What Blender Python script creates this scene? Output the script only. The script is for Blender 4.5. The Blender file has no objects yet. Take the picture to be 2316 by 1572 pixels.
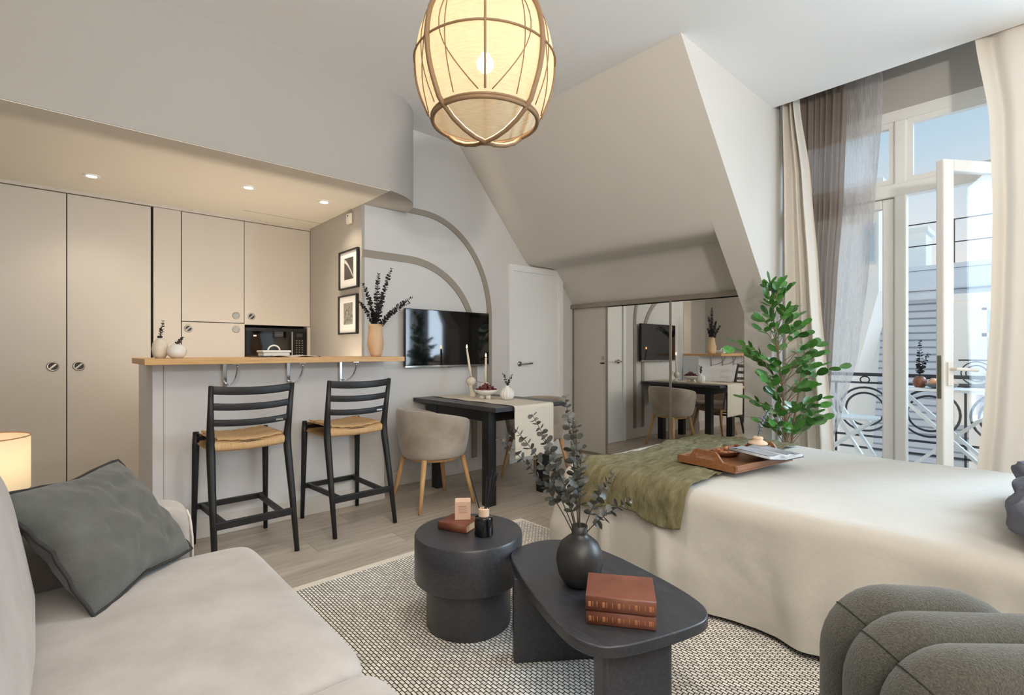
import bpy, bmesh, math, random
from mathutils import Vector, Matrix, Euler
random.seed(7)
sc = bpy.context.scene
COL = sc.collection
PI = math.pi

# ------------------------------------------------------------ camera, world, lights, exposure
FPX, W_PX, H_PX, HORIZON = 1140.0, 2316.0, 1572.0, 793.0
cd = bpy.data.cameras.new('camera')
cd.sensor_fit = 'HORIZONTAL'; cd.sensor_width = 36.0; cd.lens = 36.0 * FPX / W_PX
cd.shift_y = (HORIZON - H_PX / 2) / W_PX
cd.clip_start = 0.02; cd.clip_end = 200
cam = bpy.data.objects.new('camera', cd); COL.objects.link(cam)
HEAD = math.atan2(2412 - 1158, FPX)            # heading of the lens, from the +X axis
cam.location = (0, 0, 1.17)
cam.rotation_euler = (PI / 2, 0, HEAD - PI / 2)
sc.camera = cam

vs = sc.view_settings
vs.view_transform = 'Standard'; vs.look = 'None'; vs.gamma = 1.0; vs.use_curve_mapping = False
vs.exposure = 0.42

def lin(c):
    return tuple((x / 255 / 12.92) if x / 255 <= 0.04045 else ((x / 255 + 0.055) / 1.055) ** 2.4 for x in c)

world = bpy.data.worlds.new('sky'); sc.world = world; world.use_nodes = True
nt = world.node_tree; nt.nodes.clear()
def N(t, **kw):
    n = nt.nodes.new(t)
    for k, v in kw.items(): setattr(n, k, v)
    return n
tc = N('ShaderNodeTexCoord'); sep = N('ShaderNodeSeparateXYZ'); nt.links.new(tc.outputs['Generated'], sep.inputs[0])
rmp = N('ShaderNodeValToRGB'); nt.links.new(sep.outputs['Z'], rmp.inputs[0])
e = rmp.color_ramp.elements
e[0].position = 0.0; e[0].color = (*lin((250, 238, 230)), 1)
e[1].position = 0.6; e[1].color = (*lin((150, 196, 226)), 1)
k = rmp.color_ramp.elements.new(0.16); k.color = (*lin((226, 232, 236)), 1)
k = rmp.color_ramp.elements.new(0.32); k.color = (*lin((186, 212, 229)), 1)
nz = N('ShaderNodeTexNoise'); nz.inputs['Scale'].default_value = 3.0; nz.inputs['Detail'].default_value = 5
nt.links.new(tc.outputs['Generated'], nz.inputs['Vector'])
cr = N('ShaderNodeValToRGB'); cr.color_ramp.elements[0].position = 0.5; cr.color_ramp.elements[1].position = 0.75
nt.links.new(nz.outputs['Fac'], cr.inputs[0])
mx = N('ShaderNodeMix', data_type='RGBA'); mul = N('ShaderNodeMath', operation='MULTIPLY'); mul.inputs[1].default_value = 0.35
nt.links.new(cr.outputs[0], mul.inputs[0]); nt.links.new(mul.outputs[0], mx.inputs[0])
nt.links.new(rmp.outputs[0], mx.inputs[6]); mx.inputs[7].default_value = (*lin((250, 240, 234)), 1)
bg = N('ShaderNodeBackground'); bg.inputs['Strength'].default_value = 0.77
nt.links.new(mx.outputs[2], bg.inputs[0])
wo = N('ShaderNodeOutputWorld'); nt.links.new(bg.outputs[0], wo.inputs[0])

# veiled sun: high thin cloud makes it a broad soft source
sd = bpy.data.lights.new('sun', 'SUN'); sd.energy = 2.3; sd.angle = math.radians(16); sd.color = (0.60, 0.81, 1.0)
sun = bpy.data.objects.new('sun', sd); COL.objects.link(sun)
travel = Vector((-3.5, 2.3, -2.4)).normalized()
sun.rotation_euler = travel.to_track_quat('-Z', 'Y').to_euler()
sun.location = (9, -6, 9)

def area(name, loc, size, energy, color, direction):
    d = bpy.data.lights.new(name, 'AREA'); d.shape = 'RECTANGLE'; d.size, d.size_y = size; d.energy = energy; d.color = color
    o = bpy.data.objects.new(name, d); COL.objects.link(o); o.location = loc
    o.rotation_euler = Vector(direction).to_track_quat('-Z', 'Z').to_euler()
    return o
# added area lamp for daylight, in the opening of the unseen second window at right
WIN2 = area('daylight', (4.66, -1.2, 1.6), (1.9, 2.6), 108, (0.64, 0.82, 1.0), (-1, 0.4, 0.0))
# added fill lamp on the ceiling behind the camera, unseen (fitting built below)
FILL_DOWN = area('ceiling_fill_light', (0.9, -1.0, 3.085), (0.9, 0.9), 20, (1.0, 0.93, 0.84), (0.0, 0.0, -1))

# added uplight behind the camera, unseen, lifts the ambient light (stand built below)
FILL_UP = area('fill_uplighter_light', (-0.75, -1.9, 1.84), (0.3, 0.3), 146, (1.0, 0.96, 0.90), (0.4, 0.45, 1))

# ------------------------------------------------------------ helpers
def tag(o, label=None, cat=None, group=None, kind=None):
    if label: o['label'] = label
    if cat: o['category'] = cat
    if group: o['group'] = group
    if kind: o['kind'] = kind
    return o
def thing(name, label, cat, loc=(0, 0, 0), rz=0.0, group=None):
    o = bpy.data.objects.new(name, None); COL.objects.link(o)
    o.empty_display_size = 0.05
    o.location = loc; o.rotation_euler = (0, 0, rz)
    return tag(o, label, cat, group)
def frame(o):
    m = Matrix.Identity(4)
    while o is not None:
        m = Matrix.LocRotScale(o.location, o.rotation_euler.to_quaternion(), o.scale) @ m
        o = o.parent
    return m
class MB:
    def __init__(s): s.v = []; s.f = []
    def add(s, vs_, fs):
        n = len(s.v); s.v += [tuple(v) for v in vs_]; s.f += [tuple(i + n for i in f) for f in fs]; return s
    def box(s, c, d, rz=0.0, M=None):
        h = [x / 2 for x in d]
        vs_ = [Vector((x * h[0], y * h[1], z * h[2])) for x in (-1, 1) for y in (-1, 1) for z in (-1, 1)]
        m = Matrix.Translation(c) @ (M if M else Matrix.Rotation(rz, 4, 'Z'))
        return s.add([m @ v for v in vs_], [(0, 1, 3, 2), (4, 6, 7, 5), (0, 4, 5, 1), (2, 3, 7, 6), (0, 2, 6, 4), (1, 5, 7, 3)])
    def span(s, a, b): return s.box([(a[i] + b[i]) / 2 for i in range(3)], [abs(b[i] - a[i]) for i in range(3)])
    def bar(s, p, q, w, h, up=(0, 0, 1)):
        p, q = Vector(p), Vector(q); d = (q - p); L = d.length; x = d / L
        u = Vector(up); y = u.cross(x)
        if y.length < 1e-4: y = Vector((0, 1, 0)).cross(x)
        y.normalize(); z = x.cross(y)
        M = Matrix((x, y, z)).transposed().to_4x4()
        return s.box((p + q) / 2, (L, w, h), M=M)
    def tube(s, pts, r, n=8, cap=True, flat=1.0, closed=False):
        pts = [Vector(p) for p in pts]; k = len(pts); rs = r if isinstance(r, (list, tuple)) else [r] * k
        t0 = (pts[1] - pts[0]).normalized(); up = Vector((0, 0, 1)) if abs(t0.z) < 0.9 else Vector((1, 0, 0))
        y = up.cross(t0).normalized(); base = len(s.v)
        for i in range(k):
            if closed: t = pts[(i + 1) % k] - pts[i - 1]
            else: t = pts[min(i + 1, k - 1)] - pts[max(i - 1, 0)]
            t.normalize(); y = (y - t * y.dot(t)).normalized(); z = t.cross(y)
            for j in range(n):
                a = 2 * PI * j / n
                s.v.append(tuple(pts[i] + (y * math.cos(a) + z * math.sin(a) * flat) * rs[i]))
        for i in range(k if closed else k - 1):
            for j in range(n):
                i2 = (i + 1) % k
                s.f.append((base + i * n + j, base + i * n + (j + 1) % n, base + i2 * n + (j + 1) % n, base + i2 * n + j))
        if cap and not closed:
            s.f.append(tuple(base + j for j in reversed(range(n)))); s.f.append(tuple(base + (k - 1) * n + j for j in range(n)))
        return s
    def lathe(s, prof, n=24, c=(0, 0, 0), rad=None, M=None, capb=True, capt=True):
        base = len(s.v); k = len(prof); m = (Matrix.Translation(c) @ M) if M else Matrix.Translation(c)
        for r, z in prof:
            for j in range(n):
                a = 2 * PI * j / n; q = r * (rad(a, z) if rad else 1)
                s.v.append(tuple(m @ Vector((q * math.cos(a), q * math.sin(a), z))))
        for i in range(k - 1):
            for j in range(n):
                s.f.append((base + i * n + j, base + i * n + (j + 1) % n, base + (i + 1) * n + (j + 1) % n, base + (i + 1) * n + j))
        if capb: s.f.append(tuple(base + j for j in reversed(range(n))))
        if capt: s.f.append(tuple(base + (k - 1) * n + j for j in range(n)))
        return s
    def prism(s, poly, a, b, axis='Z'):
        """poly: 2D outline; extruded from a to b along axis. axis X: (y,z); Y: (x,z); Z: (x,y)"""
        def P(u, v, w): return {'Z': (u, v, w), 'Y': (u, w, v), 'X': (w, u, v)}[axis]
        n = len(poly)
        vs_ = [P(u, v, a) for u, v in poly] + [P(u, v, b) for u, v in poly]
        fs = [tuple(range(n)), tuple(range(2 * n - 1, n - 1, -1))]
        for i in range(n): fs.append((i, i + n, (i + 1) % n + n, (i + 1) % n))
        return s.add(vs_, fs)
    def grid(s, fn, nu, nv, wrapu=False):
        base = len(s.v)
        for i in range(nu):
            for j in range(nv): s.v.append(tuple(fn(i / (nu if wrapu else nu - 1), j / (nv - 1))))
        for i in range(nu if wrapu else nu - 1):
            for j in range(nv - 1):
                i2 = (i + 1) % nu
                s.f.append((base + i * nv + j, base + i2 * nv + j, base + i2 * nv + j + 1, base + i * nv + j + 1))
        return s
    def mesh(s, name, mat, smooth=False):
        me = bpy.data.meshes.new(name); me.from_pydata(s.v, [], s.f); me.validate()
        bm = bmesh.new(); bm.from_mesh(me); bmesh.ops.recalc_face_normals(bm, faces=bm.faces); bm.to_mesh(me); bm.free()
        if mat: me.materials.append(mat)
        if smooth:
            for p in me.polygons: p.use_smooth = True
        return me
    def build(s, name, mat, parent=None, bevel=0, smooth=False, sub=0, solid=0, local=False, seg=2, at=None, angle=None):
        if parent is not None:
            if not local:
                inv = frame(parent).inverted(); s.v = [tuple(inv @ Vector(v)) for v in s.v]
            loc = (0, 0, 0)
        else:
            if at is None:
                xs, ys, zs = zip(*s.v); at = ((min(xs) + max(xs)) / 2, (min(ys) + max(ys)) / 2, min(zs))
            loc = at; s.v = [(v[0] - at[0], v[1] - at[1], v[2] - at[2]) for v in s.v]
        o = bpy.data.objects.new(name, s.mesh(name, mat, smooth)); COL.objects.link(o)
        o.location = loc; o.parent = parent
        if solid: m = o.modifiers.new('thick', 'SOLIDIFY'); m.thickness = solid; m.offset = 0
        if bevel: m = o.modifiers.new('bevel', 'BEVEL'); m.width = bevel; m.segments = seg; m.limit_method = 'ANGLE'; m.angle_limit = math.radians(40); m.use_clamp_overlap = True
        if bevel and smooth is None: pass
        if sub: m = o.modifiers.new('sub', 'SUBSURF'); m.levels = sub; m.render_levels = sub
        if angle is not None:
            try: o.data.shade_smooth(); o.data.set_sharp_from_angle(angle=math.radians(angle))
            except Exception: pass
        return o
def inst(name, me, parent, Mw):
    o = bpy.data.objects.new(name, me); COL.objects.link(o); o.parent = parent
    m = frame(parent).inverted() @ Mw if parent is not None else Mw
    o.matrix_basis = m
    return o
def copy_tree(o, parent=None):
    c = o.copy(); COL.objects.link(c)
    if parent is not None: c.parent = parent
    for ch in list(o.children): copy_tree(ch, c)
    return c
def struct(mb, name, mat, **kw): return tag(mb.build(name, mat, **kw), kind='structure')

# ------------------------------------------------------------ materials
MATS = {}
def mat(name, rgb, rough=0.6, metal=0.0, var=0.0, vscale=6.0, stretch=(1, 1, 1), bump=0.0, bscale=60.0, spec=0.5, alt=None, rand=0.0, bdist=0.01, sheen=0.0, coat=0.0):
    m = bpy.data.materials.new(name); m.use_nodes = True; t = m.node_tree; b = t.nodes['Principled BSDF']
    c = lin(rgb); b.inputs['Base Color'].default_value = (*c, 1); b.inputs['Roughness'].default_value = rough
    b.inputs['Metallic'].default_value = metal; b.inputs['Specular IOR Level'].default_value = spec
    if sheen: b.inputs['Sheen Weight'].default_value = sheen
    if coat: b.inputs['Coat Weight'].default_value = coat
    tcn = t.nodes.new('ShaderNodeTexCoord'); mp = t.nodes.new('ShaderNodeMapping'); mp.inputs['Scale'].default_value = stretch
    t.links.new(tcn.outputs['Object'], mp.inputs[0])
    src = None
    if var or alt:
        nz = t.nodes.new('ShaderNodeTexNoise'); nz.inputs['Scale'].default_value = vscale; nz.inputs['Detail'].default_value = 6; nz.inputs['Roughness'].default_value = 0.6
        t.links.new(mp.outputs[0], nz.inputs['Vector'])
        r = t.nodes.new('ShaderNodeValToRGB'); r.color_ramp.elements[0].position = 0.3; r.color_ramp.elements[1].position = 0.7
        a = lin(alt) if alt else tuple(x * (1 - var) for x in c); bb = c if alt else tuple(min(1, x * (1 + var)) for x in c)
        r.color_ramp.elements[0].color = (*a, 1); r.color_ramp.elements[1].color = (*bb, 1)
        t.links.new(nz.outputs['Fac'], r.inputs[0]); src = r.outputs[0]
    if rand:
        oi = t.nodes.new('ShaderNodeObjectInfo'); hs = t.nodes.new('ShaderNodeHueSaturation')
        mr = t.nodes.new('ShaderNodeMapRange'); mr.inputs[3].default_value = 1 - rand; mr.inputs[4].default_value = 1 + rand
        t.links.new(oi.outputs['Random'], mr.inputs[0]); t.links.new(mr.outputs[0], hs.inputs['Value'])
        if src: t.links.new(src, hs.inputs['Color'])
        else: hs.inputs['Color'].default_value = (*c, 1)
        src = hs.outputs[0]
        off = t.nodes.new('ShaderNodeVectorMath'); off.operation = 'SCALE'; off.inputs[0].default_value = (3, 5, 7)
        t.links.new(oi.outputs['Random'], off.inputs['Scale']); t.links.new(off.outputs[0], mp.inputs['Location'])
    if src: t.links.new(src, b.inputs['Base Color'])
    if bump:
        n2 = t.nodes.new('ShaderNodeTexNoise'); n2.inputs['Scale'].default_value = bscale; n2.inputs['Detail'].default_value = 4
        t.links.new(mp.outputs[0], n2.inputs['Vector'])
        bp = t.nodes.new('ShaderNodeBump'); bp.inputs['Strength'].default_value = bump; bp.inputs['Distance'].default_value = bdist
        t.links.new(n2.outputs['Fac'], bp.inputs['Height']); t.links.new(bp.outputs[0], b.inputs['Normal'])
    MATS[name] = m
    return m
def emis(name, rgb, strength, base=(1, 1, 1)):
    m = bpy.data.materials.new(name); m.use_nodes = True; b = m.node_tree.nodes['Principled BSDF']
    b.inputs['Base Color'].default_value = (*base, 1); b.inputs['Emission Color'].default_value = (*lin(rgb), 1); b.inputs['Emission Strength'].default_value = strength
    return m
def cloth_mix(name, rgb, transp, transl, scale=(900, 900, 900), thread=0.5, rough=0.9):
    """thin woven cloth: diffuse + translucent, with open weave letting some light straight through"""
    m = bpy.data.materials.new(name); m.use_nodes = True; t = m.node_tree; t.nodes.clear()
    A = t.nodes.new
    out = A('ShaderNodeOutputMaterial'); d = A('ShaderNodeBsdfDiffuse'); tr = A('ShaderNodeBsdfTranslucent'); tp = A('ShaderNodeBsdfTransparent')
    c = (*lin(rgb), 1); d.inputs[0].default_value = c; tr.inputs[0].default_value = c
    m1 = A('ShaderNodeMixShader'); m1.inputs[0].default_value = transl; t.links.new(d.outputs[0], m1.inputs[1]); t.links.new(tr.outputs[0], m1.inputs[2])
    m2 = A('ShaderNodeMixShader'); t.links.new(m1.outputs[0], m2.inputs[1]); t.links.new(tp.outputs[0], m2.inputs[2])
    tcn = A('ShaderNodeTexCoord'); mp = A('ShaderNodeMapping'); mp.inputs['Scale'].default_value = scale; t.links.new(tcn.outputs['Object'], mp.inputs[0])
    nz = A('ShaderNodeTexNoise'); nz.inputs['Scale'].default_value = 1.0; nz.inputs['Detail'].default_value = 2; t.links.new(mp.outputs[0], nz.inputs['Vector'])
    mr = A('ShaderNodeMapRange'); mr.inputs[1].default_value = 0.3; mr.inputs[2].default_value = 0.7
    mr.inputs[3].default_value = max(0, transp * (1 - thread)); mr.inputs[4].default_value = min(1, transp * (1 + thread)); t.links.new(nz.outputs['Fac'], mr.inputs[0])
    t.links.new(mr.outputs[0], m2.inputs[0]); t.links.new(m2.outputs[0], out.inputs[0])
    return m
def weave(name, rgb, dark, bw, rh, mortar, bump=0.6, rough=0.9, var=0.15, rot=0.0, dist=0.004, axes=None):
    m = bpy.data.materials.new(name); m.use_nodes = True; t = m.node_tree; b = t.nodes['Principled BSDF']; A = t.nodes.new
    b.inputs['Roughness'].default_value = rough; b.inputs['Specular IOR Level'].default_value = 0.2
    tcn = A('ShaderNodeTexCoord'); mp = A('ShaderNodeMapping'); mp.inputs['Rotation'].default_value = axes if axes else (0, 0, rot); t.links.new(tcn.outputs['Object'], mp.inputs[0])
    br = A('ShaderNodeTexBrick'); br.inputs['Scale'].default_value = 1.0; br.inputs['Brick Width'].default_value = bw; br.inputs['Row Height'].default_value = rh
    br.inputs['Mortar Size'].default_value = mortar; br.inputs['Mortar Smooth'].default_value = 0.6; br.offset = 0.5
    c = lin(rgb); br.inputs['Color1'].default_value = (*[x * (1 - var) for x in c], 1); br.inputs['Color2'].default_value = (*[min(1, x * (1 + var)) for x in c], 1); br.inputs['Mortar'].default_value = (*lin(dark), 1)
    nz = A('ShaderNodeTexNoise'); nz.inputs['Scale'].default_value = 40; nz.inputs['Detail'].default_value = 3; t.links.new(mp.outputs[0], nz.inputs['Vector'])
    vm = A('ShaderNodeVectorMath'); vm.operation = 'MULTIPLY_ADD'; vm.inputs[1].default_value = (0.004, 0.004, 0); t.links.new(nz.outputs['Color'], vm.inputs[0]); t.links.new(mp.outputs[0], vm.inputs[2])
    t.links.new(vm.outputs[0], br.inputs['Vector']); t.links.new(br.outputs['Color'], b.inputs['Base Color'])
    bp = A('ShaderNodeBump'); bp.invert = True; bp.inputs['Strength'].default_value = bump; bp.inputs['Distance'].default_value = dist
    t.links.new(br.outputs['Fac'], bp.inputs['Height']); t.links.new(bp.outputs[0], b.inputs['Normal'])
    return m
def glass(name, tint=(1, 1, 1), gl=0.08):
    m = bpy.data.materials.new(name); m.use_nodes = True; t = m.node_tree; t.nodes.clear(); A = t.nodes.new
    out = A('ShaderNodeOutputMaterial'); tp = A('ShaderNodeBsdfTransparent'); tp.inputs[0].default_value = (*tint, 1)
    g = A('ShaderNodeBsdfGlossy'); g.inputs['Roughness'].default_value = 0.0; lf = A('ShaderNodeLayerWeight'); lf.inputs[0].default_value = 0.5
    lw = A('ShaderNodeMath'); lw.operation = 'POWER'; lw.inputs[1].default_value = 4.0; t.links.new(lf.outputs['Facing'], lw.inputs[0])
    ad = A('ShaderNodeMath'); ad.operation = 'MULTIPLY_ADD'; ad.inputs[1].default_value = 0.5; ad.inputs[2].default_value = 0.03; t.links.new(lw.outputs[0], ad.inputs[0]); lw = ad
    mx_ = A('ShaderNodeMixShader'); t.links.new(lw.outputs[0], mx_.inputs[0]); t.links.new(tp.outputs[0], mx_.inputs[1]); t.links.new(g.outputs[0], mx_.inputs[2]); t.links.new(mx_.outputs[0], out.inputs[0])
    return m

M_wall = mat('wall_paint', (176, 171, 164), 0.75, var=0.02, vscale=1.5, bump=0.03, bscale=180)  # kept darker than the slope copy to offset strong light on the soffit
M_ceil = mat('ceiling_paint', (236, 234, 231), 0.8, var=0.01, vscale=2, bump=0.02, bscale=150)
M_wall_lifted = mat('wall_paint_lifted', (216, 210, 202), 0.75, var=0.02, vscale=1.5, bump=0.03, bscale=180)  # wall paint again, lightened to make up for weak light on the slope
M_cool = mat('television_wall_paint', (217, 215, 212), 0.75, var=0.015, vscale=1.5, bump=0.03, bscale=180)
M_taupe = mat('arch_paint', (158, 149, 137), 0.7, var=0.03)
M_bar = mat('bar_paint', (226, 224, 223), 0.6, var=0.015, vscale=2)
M_base = mat('skirting_paint', (218, 212, 205), 0.5)
M_white = mat('white_lacquer', (244, 244, 243), 0.4)
M_frame = mat('window_lacquer', (232, 229, 224), 0.35)
M_cab = mat('cabinet_lacquer', (198, 191, 181), 0.5, var=0.01, vscale=2)
M_dark = mat('shadow_gap', (22, 20, 18), 0.9)
M_steel = mat('brushed_steel', (178, 172, 162), 0.28, metal=1.0, var=0.08, vscale=40)
M_chrome = mat('chrome', (205, 205, 206), 0.12, metal=1.0)
M_alu = mat('satin_aluminium_track', (150, 141, 130), 0.4, metal=0.5)
M_mirror = mat('mirror_silver', (236, 234, 228), 0.015, metal=1.0)
M_oak = mat('oiled_oak', (222, 180, 124), 0.42, alt=(200, 152, 94), vscale=9, stretch=(0.6, 9, 9), bump=0.05)
M_floor = mat('oak_plank', (192, 180, 165), 0.40, alt=(160, 147, 131), vscale=5, stretch=(0.55, 7, 7), rand=0.13, bump=0.06, bscale=25, bdist=0.003)
M_blackwood = mat('black_stained_wood', (34, 33, 34), 0.45, alt=(22, 21, 22), vscale=10, stretch=(1, 1, 1), bump=0.06, bscale=60)
M_tablewood = mat('charcoal_ash', (64, 65, 69), 0.36, alt=(46, 46, 50), vscale=12, stretch=(9, 1.0, 9), bump=0.10, bscale=20, bdist=0.004)
M_beech = mat('pale_beech', (214, 172, 122), 0.45, alt=(196, 150, 100), vscale=8, stretch=(8, 8, 1))
M_cord = mat('paper_cord', (222, 184, 136), 0.75, alt=(196, 154, 104), vscale=30, stretch=(12, 1, 1), bump=0.3, bscale=200, bdist=0.003)
M_rug = weave('chunky_wool_weave', (232, 226, 216), (62, 56, 50), 0.026, 0.0140, 0.0023, bump=0.9, var=0.16, dist=0.006, rot=PI / 2)
M_rugedge = mat('rug_selvedge', (226, 216, 200), 0.95, var=0.06, vscale=60, bump=0.4, bscale=150)
M_sofa = mat('sofa_velvet', (182, 175, 169), 0.85, alt=(162, 154, 147), vscale=7, bump=0.10, bscale=220, sheen=0.35)
M_sofaseam = mat('sofa_piping', (206, 199, 191), 0.85)
M_pillow = mat('sage_grey_linen', (96, 97, 92), 0.9, alt=(78, 78, 74), vscale=9, bump=0.25, bscale=260, sheen=0.2)
M_pillowedge = mat('dark_piping', (52, 50, 48), 0.9)
M_tub = mat('taupe_velvet', (186, 174, 160), 0.85, alt=(150, 134, 118), vscale=4.5, bump=0.05, bscale=200, sheen=0.4)
M_bed = mat('ivory_linen', (193, 187, 177), 0.9, var=0.03, vscale=5, stretch=(1, 1, 0.5), bump=0.25, bscale=70, bdist=0.006, sheen=0.1)
M_throw = mat('olive_gauze', (130, 122, 90), 0.95, alt=(92, 84, 54), vscale=14, stretch=(1, 3, 1), bump=0.8, bscale=46, bdist=0.009)
M_greypillow = mat('slate_grey_cotton', (104, 106, 116), 0.9, var=0.12, vscale=9, bump=0.5, bscale=26, bdist=0.015)
M_arm = mat('olive_boucle', (92, 90, 80), 0.95, alt=(52, 50, 43), vscale=260, bump=0.8, bscale=330, bdist=0.004, sheen=0.3)
M_curtain = cloth_mix('sand_curtain', (228, 219, 207), 0.0, 0.08)
M_sheerdark = cloth_mix('taupe_voile', (150, 136, 126), 0.10, 0.35, scale=(60, 60, 3))
M_sheer = cloth_mix('grey_linen_voile', (206, 202, 202), 0.34, 0.5, scale=(140, 140, 9), thread=0.75)
M_shade = cloth_mix('pendant_linen', (246, 232, 204), 0.16, 0.72, scale=(26, 26, 300), thread=0.6)
M_lampshade = cloth_mix('lamp_shade_linen', (248, 236, 212), 0.0, 0.55)
M_rattan = mat('pendant_wood', (132, 104, 74), 0.55, var=0.1, vscale=20)
M_bulb = emis('bulb_glow', (255, 232, 196), 38)
M_bulb2 = emis('lamp_bulb_glow', (255, 226, 180), 26)
M_spot = emis('downlight_glow', (255, 244, 226), 22)
M_flame = emis('flame_glow', (255, 176, 84), 26)
M_wax = mat('ivory_wax', (240, 228, 208), 0.45)
M_ceram = mat('ivory_ceramic', (226, 214, 194), 0.6, var=0.05, vscale=30, bump=0.08, bscale=90)
M_whiteceram = mat('white_ceramic', (236, 232, 224), 0.5, var=0.03, vscale=20)
M_peach = mat('peach_stoneware', (222, 186, 148), 0.6, var=0.04)
M_blackvase = mat('black_stoneware', (38, 37, 38), 0.4, alt=(52, 50, 48), vscale=7, bump=0.06, bscale=80)
M_euca = mat('dusty_eucalyptus_leaf', (100, 106, 100), 0.5, alt=(66, 60, 56), vscale=14, rand=0.35)
M_eucastem = mat('eucalyptus_stem', (74, 62, 54), 0.7)
M_blackleaf = mat('black_dried_leaf', (36, 32, 34), 0.7, var=0.2, vscale=40)
M_leaf = mat('ficus_leaf', (84, 140, 56), 0.34, alt=(48, 104, 40), vscale=5, rand=0.4, coat=0.2)
M_bark = mat('bark', (140, 116, 88), 0.8, var=0.15, vscale=40)
M_leather = mat('tan_leather', (128, 78, 58), 0.45, alt=(106, 62, 46), vscale=10, bump=0.12, bscale=220)
M_leather2 = mat('worn_brown_leather', (128, 74, 50), 0.5, alt=(94, 52, 36), vscale=12, bump=0.12, bscale=160)
M_gilt = mat('worn_gilt', (176, 118, 78), 0.4, metal=0.2)
M_paper = mat('page_edges', (214, 180, 140), 0.85, var=0.10, vscale=200, stretch=(1, 1, 12))
M_page = mat('open_page', (214, 214, 214), 0.7)
M_photo = mat('grey_printed_page', (140, 144, 152), 0.5, alt=(186, 190, 198), vscale=6)
M_bookdark = mat('dark_book_cover', (44, 44, 48), 0.5)
M_pinkbox = mat('blush_carton', (218, 182, 156), 0.6)
M_ink = mat('brown_ink', (150, 116, 94), 0.7)
M_darkglass = mat('black_glass', (10, 10, 12), 0.06, spec=0.6)
M_tv = mat('television_screen', (6, 7, 10), 0.05, spec=0.9)
M_tvbody = mat('television_plastic', (20, 20, 22), 0.4)
M_collar = mat('pale_wood_collar', (226, 196, 166), 0.5)
M_traywood = mat('acacia_wood', (152, 102, 66), 0.42, alt=(124, 78, 48), vscale=9, stretch=(1, 8, 8))
M_walnut = mat('walnut_wood', (150, 92, 62), 0.4, alt=(118, 70, 46), vscale=14)
M_nut = mat('nut_shell', (190, 126, 88), 0.45, var=0.15, vscale=60, rand=0.15)
M_grape = mat('red_grape', (110, 52, 56), 0.35, rand=0.3)
M_runner = mat('natural_linen', (222, 212, 196), 0.9, var=0.03, vscale=12, bump=0.15, bscale=240)
M_glass = glass('window_glass')
M_plastic = mat('white_plastic', (228, 222, 212), 0.45)
M_print1 = mat('print_smoke', (64, 60, 60), 0.6, alt=(96, 92, 90), vscale=9)
M_print2 = mat('print_flowers', (52, 50, 50), 0.6, alt=(190, 186, 180), vscale=28)
M_terracotta = mat('grey_planter', (120, 116, 110), 0.7)

# ------------------------------------------------------------ the room
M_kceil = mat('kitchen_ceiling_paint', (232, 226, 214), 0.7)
CZ = 3.13          # ceiling height
floor = struct(MB().span((-1.35, -2.45, -0.14), (4.9, 5.3, -0.016)), 'floor', M_dark)
PW, PL = 0.19, 1.3
full = MB().box((0, 0, -0.0075), (PL - 0.002, PW - 0.002, 0.015)).mesh('plank', M_floor)
row = 0; y = -2.4
while y < 5.25:
    x = -1.3 - (row * 0.47) % PL
    while x < 4.72:
        a, b = max(x, -1.3), min(x + PL, 4.72)
        if b - a > 0.05:
            # planks under the sofa corner or behind the bar face are still laid, the floor is one surface
            me = full if b - a > PL - 1e-3 else MB().box((0, 0, -0.0075), (b - a - 0.002, PW - 0.002, 0.015)).mesh('plank', M_floor)
            inst('plank', me, floor, Matrix.Translation(((a + b) / 2, y + PW / 2, 0)))
        x += PL
    y += PW; row += 1

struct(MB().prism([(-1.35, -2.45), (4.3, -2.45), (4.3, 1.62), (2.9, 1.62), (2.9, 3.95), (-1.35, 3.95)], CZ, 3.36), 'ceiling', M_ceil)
# the pocket that hides the curtain rail, in front of the window
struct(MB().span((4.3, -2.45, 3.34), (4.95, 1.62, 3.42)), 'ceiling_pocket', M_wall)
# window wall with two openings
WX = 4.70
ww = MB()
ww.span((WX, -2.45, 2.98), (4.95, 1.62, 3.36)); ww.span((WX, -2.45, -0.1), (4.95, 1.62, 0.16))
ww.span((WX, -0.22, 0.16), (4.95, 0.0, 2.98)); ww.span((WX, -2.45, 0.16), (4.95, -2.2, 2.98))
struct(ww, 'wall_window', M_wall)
# mansard slope: solid beside the window (pier) and hollowed out over the wardrobe
struct(MB().prism([(2.86, CZ), (4.29, 1.487), (4.29, -0.1), (4.95, -0.1), (4.95, 3.36), (2.86, 3.36)], 1.60, 1.82, 'Y'), 'wall_pier', M_wall_lifted)
prof = [(2.86, CZ), (3.70, 2.166), (3.755, 2.108), (3.80, 2.088), (3.86, 2.080), (4.12, 2.082), (4.17, 2.074), (4.21, 2.046), (4.24, 2.014), (4.505, 1.705), (4.95, 1.705), (4.95, 3.36), (2.86, 3.36)]
slope = struct(MB().prism(prof, 1.82, 3.95, 'Y'), 'wall_slope', M_wall_lifted, angle=35)
struct(MB().span((4.60, 1.60, -0.1), (4.95, 3.95, 1.705)), 'wall_behind_wardrobe', M_wall)
# television wall
struct(MB().span((1.90, 3.90, -0.1), (4.95, 5.30, 3.36)), 'wall_television', M_cool)
struct(MB().span((1.874, 3.90, -0.1), (1.90, 5.30, 2.40)), 'wall_niche', M_wall)
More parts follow.
